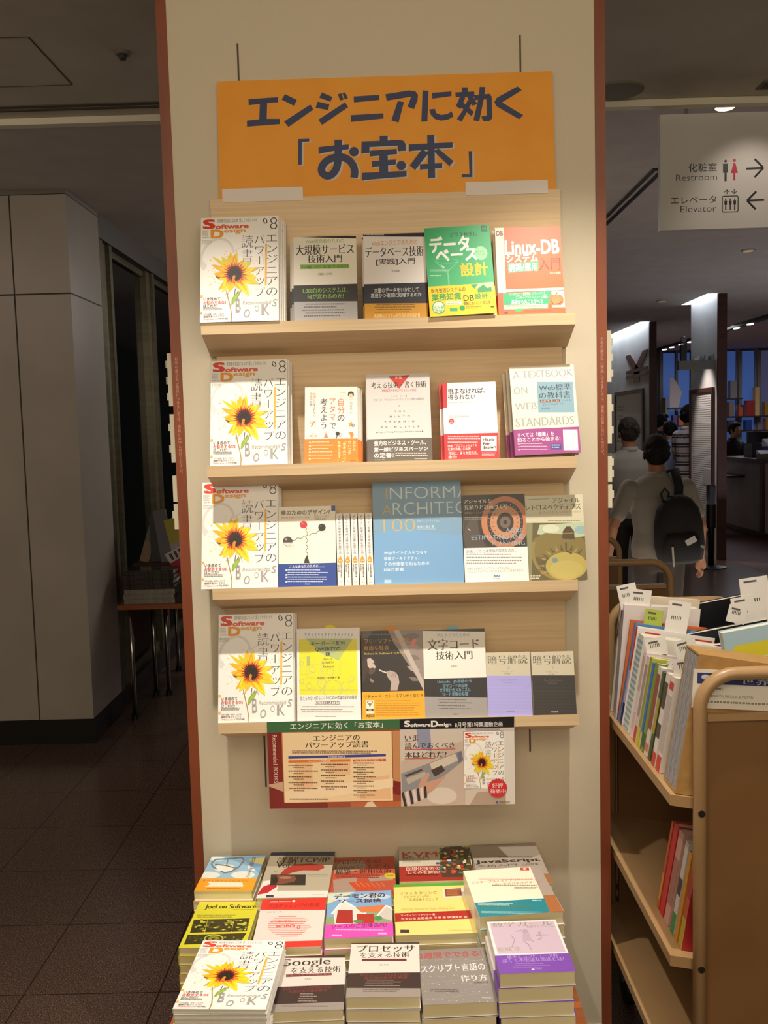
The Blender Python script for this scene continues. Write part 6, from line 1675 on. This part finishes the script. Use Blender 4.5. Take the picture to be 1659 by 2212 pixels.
# second shelf of the truck
for lb, y, th, h, c, mk in (('orange spine on the lower shelf of the truck', -.296, .012, .20, '#c0502a', ((.1, .4, '#d8883a'),)), ('thick red spine on the lower shelf of the truck', -.330, .026, .205, '#c8202a', ()), ('thick pale pink spine on the lower shelf of the truck', -.368, .030, .205, '#c89a90', ((.2, .7, '#a87068'),)),
    ('white and green spine on the lower shelf of the truck', -.405, .020, .20, '#c8c4bc', ((0, .22, '#1f8a4a'), (.42, .6, '#3a3430'))), ('amber spine on the lower shelf of the truck', -.430, .016, .19, '#c8882a', ()), ('red spine nearest the post on the lower shelf of the truck', -.462, .022, .21, '#a8282a', ((.0, .3, '#b8a03a'), (.3, .5, '#b8502a'), (.8, 1, '#6a7a84')))):
    truck_book(lb, y, th, h, .15, c, zshelf=.532, marks=mk, x_in=.03)

# ------------------------------------------------------------------ book table in front of the windows on the left
t = thing('side_table', 'long chrome-legged book table before the left windows', 'table', (-1.28, 3.53, 0))
m = MB(); m.box(-.28, .30, -.60, .64, .637, .664, MAT_TABLE); m.build('table_top', t)
for x, y in ((-.22, -.56), (-.22, -.07), (-.14, -.07), (-.22, .55), (-.14, .55), (.25, -.56), (.25, .55)):
    m = MB(); m.tube([(x, y, .0), (x, y, .637)], .014, MAT_CHROME, 12); lg = m.build('leg', t, True)
    m = MB(); m.tube([(x, y, .0), (x, y, .025)], .022, M('#161414', .5), 12); m.build('foot_pad', lg)
GLOSSD = M('#2a2724', .18)
def lying(lb, x, y, z, w, d, th, c, rz, group=None):
    o = thing('book', lb, 'book', (x, y, z), (0, 0, R(rz)), group)
    m = MB(); m.box(-w/2, w/2, -d/2, d/2, 0, .002, c); m.box(-w/2, w/2, -d/2, d/2, th-.002, th, c); m.box(-w/2, w/2, -d/2, -d/2+.002, .002, th-.002, c); m.build('cover', o)
    m = MB(); m.box(-w/2+.003, w/2-.003, -d/2+.002, d/2-.003, .002, th-.002, MAT_PAGES_W); m.build('page_block', o)
GS = noise_mat('glossy_dark_spine', '#1e1b18', '#4a4038', (60, 60, 20), 3, .15)
GR = noise_mat('grey_cloth_spine', '#8c887e', '#a09a90', (40, 40, 20), 2, .4)
for k in range(7):
    lying(('grey book at the bottom of the pile on the window table', 'grey book second from the bottom on the window table', 'third grey book, just under the dark ones on the window table', 'lowest dark glossy book in the pile on the window table', 'second dark glossy book in the pile on the window table', 'third dark glossy book in the pile on the window table', 'topmost dark glossy book in the pile on the window table')[k],
          -1.388+rng.uniform(-.006, .006), 3.06, .6645+k*.0272, .285, .20, .0262, GR if k < 3 else GS, rng.uniform(-1, 1))
for k in range(4):
    lying(('bottom', 'second', 'third', 'top')[k]+' dark book in the lower pile beside the bookcase end', -1.10+rng.uniform(-.005, .005), 3.06, .6645+k*.029, .25, .2, .027, GS, rng.uniform(-1, 1))
t = thing('book_riser', 'dark wooden riser at the back of the window table', 'riser', (-1.28, 3.36, .664))
m = MB(); m.box(-.25, .28, -.17, .17, 0, .20, MAT_DARKWOOD); m.build('box', t)
def upright(lb, x, y, w, h, c, roll, th=.02, c2=None):
    o = thing('book', lb, 'book', (x, y, .866), (R(-8), R(roll), 0))
    m = MB(); m.box(-w/2, w/2, 0, .002, 0, h, M(c, .3)); m.box(-w/2, w/2, th-.002, th, 0, h, M(c, .3)); m.box(-w/2, -w/2+.002, .002, th-.002, 0, h, M(c, .3))
    if c2: m.box(-w/2, w/2, -.0006, 0, h*.0, h*.45, M(c2, .3))
    m.build('cover', o)
    m = MB(); m.box(-w/2+.002, w/2-.003, .002, th-.002, .002, h-.002, MAT_PAGES_W); m.build('page_block', o)
upright('slim tan and grey book leaning right on the window table riser', -1.485, 3.25, .05, .27, '#6a6258', 16, .03, '#8a7050')
upright('dark book standing on the window table riser', -1.405, 3.24, .06, .28, '#231f1f', -3, .03)
upright('grey plastic wrapped book leaning on the window table riser', -1.335, 3.22, .075, .31, '#6a6870', -9, .025)
upright('white and yellow book leaning left on the window table riser', -1.255, 3.21, .075, .26, '#b8ab34', -14, .02, '#b4a8ac')
upright('large black book standing at the back of the riser', -1.26, 3.33, .16, .40, '#131213', 6, .03)
upright('cream spined book tilted at the right of the riser', -1.20, 3.25, .045, .28, '#a89c84', -22, .02, '#3a3028')
t = thing('price_tag', 'white and crimson tag on a stick beside the left red-brown board', 'price tag', (-1.16, 3.10, .782), (0, R(-28), 0))
m = MB(); m.box(-.075, .075, 0, .003, .14, .20, M('#d8d0cc', .5)); m.box(-.075, .075, -.001, .003, .06, .14, M('#a82846', .5))
for k in range(4): m.box(-.055+k*.03, -.04+k*.03, -.001, 0, .15, .19, M('#4a4258', .5))
m.build('card', t)
m = MB(); m.tube([(.0, .004, 0), (0, .004, .19)], .003, M('#b8b0a8', .4), 8); m.build('stick', t)
# ------------------------------------------------------------------ people
def skin_wrap(mb, name, parent, voxel, smooth_it=3, mat=None):
    """closes overlapping volumes into one continuous surface"""
    tmp = mb.build(name)
    md = tmp.modifiers.new('r', 'REMESH'); md.mode = 'VOXEL'; md.voxel_size = voxel; md.use_smooth_shade = True
    ms = tmp.modifiers.new('s', 'SMOOTH'); ms.factor = 0.5; ms.iterations = smooth_it
    dg = bpy.context.evaluated_depsgraph_get(); dg.update()
    me = bpy.data.meshes.new_from_object(tmp.evaluated_get(dg))
    old = tmp.data
    tmp.modifiers.clear()
    tmp.data = me
    bpy.data.meshes.remove(old)
    me.name = name
    me.materials.clear(); me.materials.append(mat)
    me.polygons.foreach_set('use_smooth', [True]*len(me.polygons))
    tmp.parent = parent
    return tmp
def seg_pts(a, b, n):
    a, b = Vector(a), Vector(b)
    return [a.lerp(b, i/(n-1)) for i in range(n)]
def limb(mb, pts, rads, mat):
    P, Rr = [], []
    for i in range(len(pts)-1):
        for k in range(4):
            t = k/4
            P.append(Vector(pts[i]).lerp(Vector(pts[i+1]), t)); Rr.append(rads[i]+(rads[i+1]-rads[i])*t)
    P.append(Vector(pts[-1])); Rr.append(rads[-1])
    mb.tube(P, Rr, mat, 12)
    for p, r_ in zip(pts, rads):
        mb.ball(p, r_*.98, r_*.98, r_*.98, mat, None, 10, 6)
def hand(mb, wrist, direction, side, mat, curl=0.5):
    d = Vector(direction).normalized()
    fwd = Vector((0, 1, 0)) - d*d.y
    fwd.normalize()
    lat = d.cross(fwd)
    w = Vector(wrist)
    k0 = w + d*.085
    mb.tube([w, w+d*.035, w+d*.07, k0], [.024, .034, .037, .032], mat, 12, flat=.5)
    for i, (off, ln) in enumerate(((.030, .066), (.010, .075), (-.010, .070), (-.029, .054))):
        b = w + d*.078 + fwd*off
        c1 = b + d*ln*.45
        inn = lat*side
        c2 = c1 + (d*(1-curl*.6) + inn*curl*.6).normalized()*ln*.32
        c3 = c2 + (d*(1-curl) + inn*curl).normalized()*ln*.25
        mb.tube([b, c1, c2, c3], [.0098, .009, .0085, .007], mat, 8)
    t0 = w + d*.03 + fwd*.026
    t1 = t0 + (d*.7+fwd*.7).normalized()*.035
    t2 = t1 + (d*.95+fwd*.25).normalized()*.03
    mb.tube([t0, t1, t2], [.013, .011, .009], mat, 8)
def person(label, loc, yaw, H, shirt, trouser, hair, arms, lean=0.0, head_turn=0, wide=1.0, sleeves=.55, stripes=None, skirt=False, jacket=False):
    t = thing('person', label, 'person', loc, (0, 0, R(yaw)))
    s = H/1.70
    def S(p): return (p[0]*s*wide, p[1]*s, p[2]*s)
    def Y(z): return math.tan(lean)*max(0, z-.95)
    b = MB()
    SK = MAT_SKIN
    rings = [(.82, .14, .105), (.92, .165, .118), (1.04, .142, .102), (1.16, .158, .112), (1.27, .176, .115), (1.36, .172, .098), (1.415, .115, .075), (1.445, .062, .060)]
    b.rings([(z*s, 0, Y(z)*s, rx*s*wide, ry*s) for z, rx, ry in rings], SK, 20)
    nb = Vector((0, Y(1.43), 1.43))*s
    hd = Vector((0, Y(1.43)+.035*(1+3*math.tan(lean)), 1.60))*s
    b.tube([nb-Vector((0, 0, .03)), nb.lerp(hd, .55), hd], [.062*s, .055*s, .055*s], SK, 14)
    HR = Matrix.Translation(hd) @ Matrix.Rotation(R(head_turn), 4, 'Z')
    b.ball((0, 0, .01*s), .075*s, .094*s, .112*s, SK, HR)
    b.ball((0, .030*s, -.055*s), .056*s, .062*s, .062*s, SK, HR, 14, 8)            # jaw and chin
    b.tube([(0, .088*s, .022*s), (0, .104*s, -.012*s), (0, .092*s, -.022*s)], [.009*s, .014*s, .012*s], SK, 8, HR)   # nose
    b.ball((0, .088*s, -.048*s), .024*s, .010*s, .010*s, SK, HR, 10, 6)             # lips
    for sx in (-1, 1):
        b.ball((sx*.079*s, -.004*s, -.004*s), .012*s, .020*s, .032*s, SK, HR, 10, 6)
        b.ball((sx*.032*s, .080*s, .030*s), .022*s, .012*s, .009*s, SK, HR, 10, 6)    # brow
    for sx, sh, el, wr in ((-1, None, arms[0][0], arms[0][1]), (1, None, arms[1][0], arms[1][1])):
        sh = (sx*.185, Y(1.36), 1.355)
        limb(b, [S(sh), S(el), S(wr)], [.052*s, .041*s, .026*s], SK)
        hand(b, S(wr), Vector(S(wr))-Vector(S(el)), -sx, SK)
    for sx in (-1, 1):
        limb(b, [S((sx*.085, 0, .86)), S((sx*.088, .015, .48)), S((sx*.09, -.015, .09))], [.088*s, .056*s, .038*s], SK)
        b.tube([S((sx*.09, -.05, .045)), S((sx*.093, .03, .05)), S((sx*.1, .14, .03))], [.035*s, .040*s, .028*s], SK, 10)
    body = skin_wrap(b, 'body', t, .0075, 2, MAT_SKIN)
    e = MB()
    for sx in (-1, 1):
        e.ball((sx*.031*s, .084*s, .014*s), .012*s, .009*s, .007*s, M('#e8e2dc', .3), HR, 10, 6)
        e.ball((sx*.031*s, .090*s, .014*s), .006*s, .005*s, .006*s, M('#1a1412', .2), HR, 8, 5)
    e.build('eyes', t, True)
    c = MB()
    sr = [(.80, .150, .120), (.86, .172, .130), (.94, .178, .132), (1.04, .160, .122), (1.16, .172, .128), (1.27, .188, .130), (1.36, .184, .110), (1.42, .125, .088), (1.445, .080, .074)]
    sh_m = noise_mat('shirt_cloth', shirt, shirt, (60, 60, 60), 3, .8, .3)
    c.rings([(z*s, 0, Y(z)*s, rx*s*wide, ry*s) for z, rx, ry in sr], sh_m, 20)
    for sx, (el, wr) in ((-1, arms[0]), (1, arms[1])):
        sh = Vector((sx*.185, Y(1.36), 1.355)); el_ = Vector(el); wr_ = Vector(wr)
        if sleeves <= 1:
            end = sh.lerp(el_, sleeves*1.25 if sleeves < .8 else 1.0)
            limb(c, [S(sh), S(end)], [.066*s, .062*s], sh_m)
        else:
            limb(c, [S(sh), S(el_), S(el_.lerp(wr_, .95))], [.066*s, .053*s, .036*s], sh_m)
    top = skin_wrap(c, 'jacket' if jacket else 'shirt', t, .011, 4, sh_m)
    if stripes:
        top.data.materials.append(M(stripes, .8))
        for p in top.data.polygons:
            z = p.center.z/s
            if (z*100) % 11 < 2.2 or 3.6 < (z*100) % 11 < 5.2: p.material_index = 1
    g = MB()
    tr_m = noise_mat('trouser_cloth', trouser, trouser, (60, 60, 60), 3, .8)
    g.rings([(z*s, 0, 0, rx*s*wide, ry*s) for z, rx, ry in ((.76, .13, .11), (.82, .165, .125), (.92, .172, .126), (1.0, .158, .118))], tr_m, 20)
    for sx in (-1, 1):
        limb(g, [S((sx*.088, 0, .84)), S((sx*.09, .015, .48)), S((sx*.092, -.015, .075))], [.098*s, .072*s, .058*s], tr_m)
    skin_wrap(g, 'trousers', t, .011, 3, tr_m)
    for sx in (-1, 1):
        q = MB(); q.tube([S((sx*.092, -.075, .035)), S((sx*.092, -.05, .052)), S((sx*.095, .03, .058)), S((sx*.1, .13, .038)), S((sx*.1, .175, .028))], [.022*s, .042*s, .046*s, .040*s, .02*s], M('#15110f', .4), 14, None, .85); q.build('shoe', t, True)
    h = MB()
    h.ball((0, -.014*s, .036*s), .090*s, .102*s, .102*s, hair, HR)
    h.ball((0, -.046*s, -.010*s), .082*s, .070*s, .088*s, hair, HR)
    h.ball((0, .050*s, .092*s), .062*s, .048*s, .034*s, hair, HR)
    rr = random.Random(int(H*1000))
    for k in range(90):
        th, ph = rr.uniform(0, 2*math.pi), rr.uniform(-.6, 1.5)
        p = Vector((math.cos(th)*math.cos(ph)*.086, math.sin(th)*math.cos(ph)*.096-.024, math.sin(ph)*.098+.03))*s
        if p.y > .05*s and p.z < .07*s: continue
        q = p + Vector((p.x*.08, p.y*.08, -.040*s))
        h.tube([p*.97, p.lerp(q, .5)+p.normalized()*.003*s, q*.98], [.009*s, .012*s, .005*s], hair, 7, HR)
    skin_wrap(h, 'hair', t, .006, 2, hair)
    cl = MB()
    zc = 1.438*s
    cl.rings([(zc-.012*s, 0, Y(1.43)*s-.004*s, .088*s, .084*s), (zc+.012*s, 0, Y(1.43)*s+.002*s, .078*s, .076*s), (zc+.030*s, 0, Y(1.43)*s+.006*s, .070*s, .070*s), (zc+.026*s, 0, Y(1.43)*s+.006*s, .062*s, .062*s), (zc-.01*s, 0, Y(1.43)*s, .066*s, .064*s)], sh_m, 22)
    cl.build('collar', top, True)
    return t
DOWN = lambda sx, o=0.0: ((sx*.235, -.01+o, 1.09), (sx*.25, .06+o, .85))
person('person from behind in a beige shirt with a black backpack on one shoulder', (1.675, 3.66, 0), 0, 1.505, '#8d8578', '#3a332c', MAT_HAIR, (((-.30, -.02, 1.08), (-.32, .03, .84)), ((.27, -.02, 1.07), (.29, .05, .84))), .05, -4, 1.10)
person('person from behind in a grey shirt with greying hair left of the backpack wearer', (2.055, 5.88, 0), 3, 1.63, '#9a9a96', '#2f2b28', MAT_HAIR_G, (DOWN(-1), DOWN(1)), .03, 0, 1.02)
person('person in a dark jacket with the head turned right, beyond the farther partition edge', (4.19, 12.48, 0), -50, 1.72, '#1b1a1e', '#1d1b1b', MAT_HAIR, (DOWN(-1), DOWN(1)), 0, -45, 1.0, 1.5, None, False, True)
person('person in a light blue shirt with dark trousers beside the striped shirt', (3.78, 10.45, 0), 10, 1.60, '#8f9cc0', '#16151a', MAT_HAIR, (((-.25, .12, 1.12), (-.12, .32, 1.12)), ((.24, .12, 1.12), (.1, .32, 1.14))), .16, 10)
person('person in a striped shirt standing beside the tall framed list', (3.815, 9.98, 0), -62, 1.80, '#c8b8b4', '#4a2f26', MAT_HAIR, (((-.22, .02, 1.09), (-.2, .16, .92)), DOWN(1)), .02, 0, .9, .6, '#33303c')
person('person in a dark suit leaning behind the counter with a blue display box', (5.24, 12.5, 0), 200, 1.56, '#17161a', '#141316', MAT_HAIR, (((-.22, .14, 1.12), (-.10, .34, 1.10)), ((.22, .14, 1.12), (.10, .34, 1.10))), .22, 0, 1.0, 1.5, None, False, True)

# backpack hanging from the right shoulder of the nearest person
t = thing('backpack', 'black backpack with a white tag hanging from the right shoulder of the beige shirt', 'backpack', (1.755, 3.46, .745), (R(3), R(-4), R(-6)))
t.scale = (.93, .93, .93)
m = MB()
rs = []
for z, rx, ry in ((0, .10, .05), (.02, .145, .085), (.12, .162, .10), (.26, .158, .095), (.36, .135, .08), (.42, .095, .06), (.45, .05, .035)):
    rs.append((z, 0, 0, rx, ry))
m.rings(rs, MAT_BLACK, 24); m.build('main_bag', t, True)
m = MB(); m.rings([(.02, .0, -.085, .10, .03), (.04, 0, -.09, .12, .04), (.17, 0, -.09, .118, .038), (.21, 0, -.08, .09, .025)], noise_mat('black_pocket', '#100f10', '#181718', (90, 90, 90), 3, .7), 20); pk = m.build('front_pocket', t, True)
m = MB(); m.tube([(.02, .05, .40), (.03, .06, .50), (.03, .16, .60), (.0, .25, .585)], .03, MAT_BLACK, 10, None, .35); m.tube([(-.06, .06, .40), (-.07, .09, .2), (-.06, .08, .06)], .024, MAT_BLACK, 10, None, .35); m.build('shoulder_strap', t, True)
m = MB(); m.tube([(-.09, -.01, .41), (-.10, -.015, .47), (-.075, -.015, .505), (-.05, -.01, .47), (-.055, -.005, .42)], .008, MAT_BLACK, 8); m.build('grab_handle', t, True)
m = MB(); m.box(-.035, .035, -.001, .001, -.02, .02, M('#c8c4bc', .6), Matrix.Translation((.05, -.128, .165)) @ Matrix.Rotation(R(-25), 4, 'Y')); m.build('tag', pk)['label'] = 'white tag'
m = MB(); m.box(-.022, .022, -.001, .001, -.008, .008, M('#9a9690', .5), Matrix.Translation((.115, -.10, .12)) @ Matrix.Rotation(R(25), 4, 'Y')); m.build('patch', pk)
m = MB(); m.box(-.006, .006, -.003, .003, -.07, .06, M('#b8b09a', .6), Matrix.Translation((-.068, -.131, .075))); m.build('zip_cord', pk)['label'] = 'pale hanging cord'
bpy.data.objects.remove(_to, do_unlink=True)
bpy.data.curves.remove(_cu)
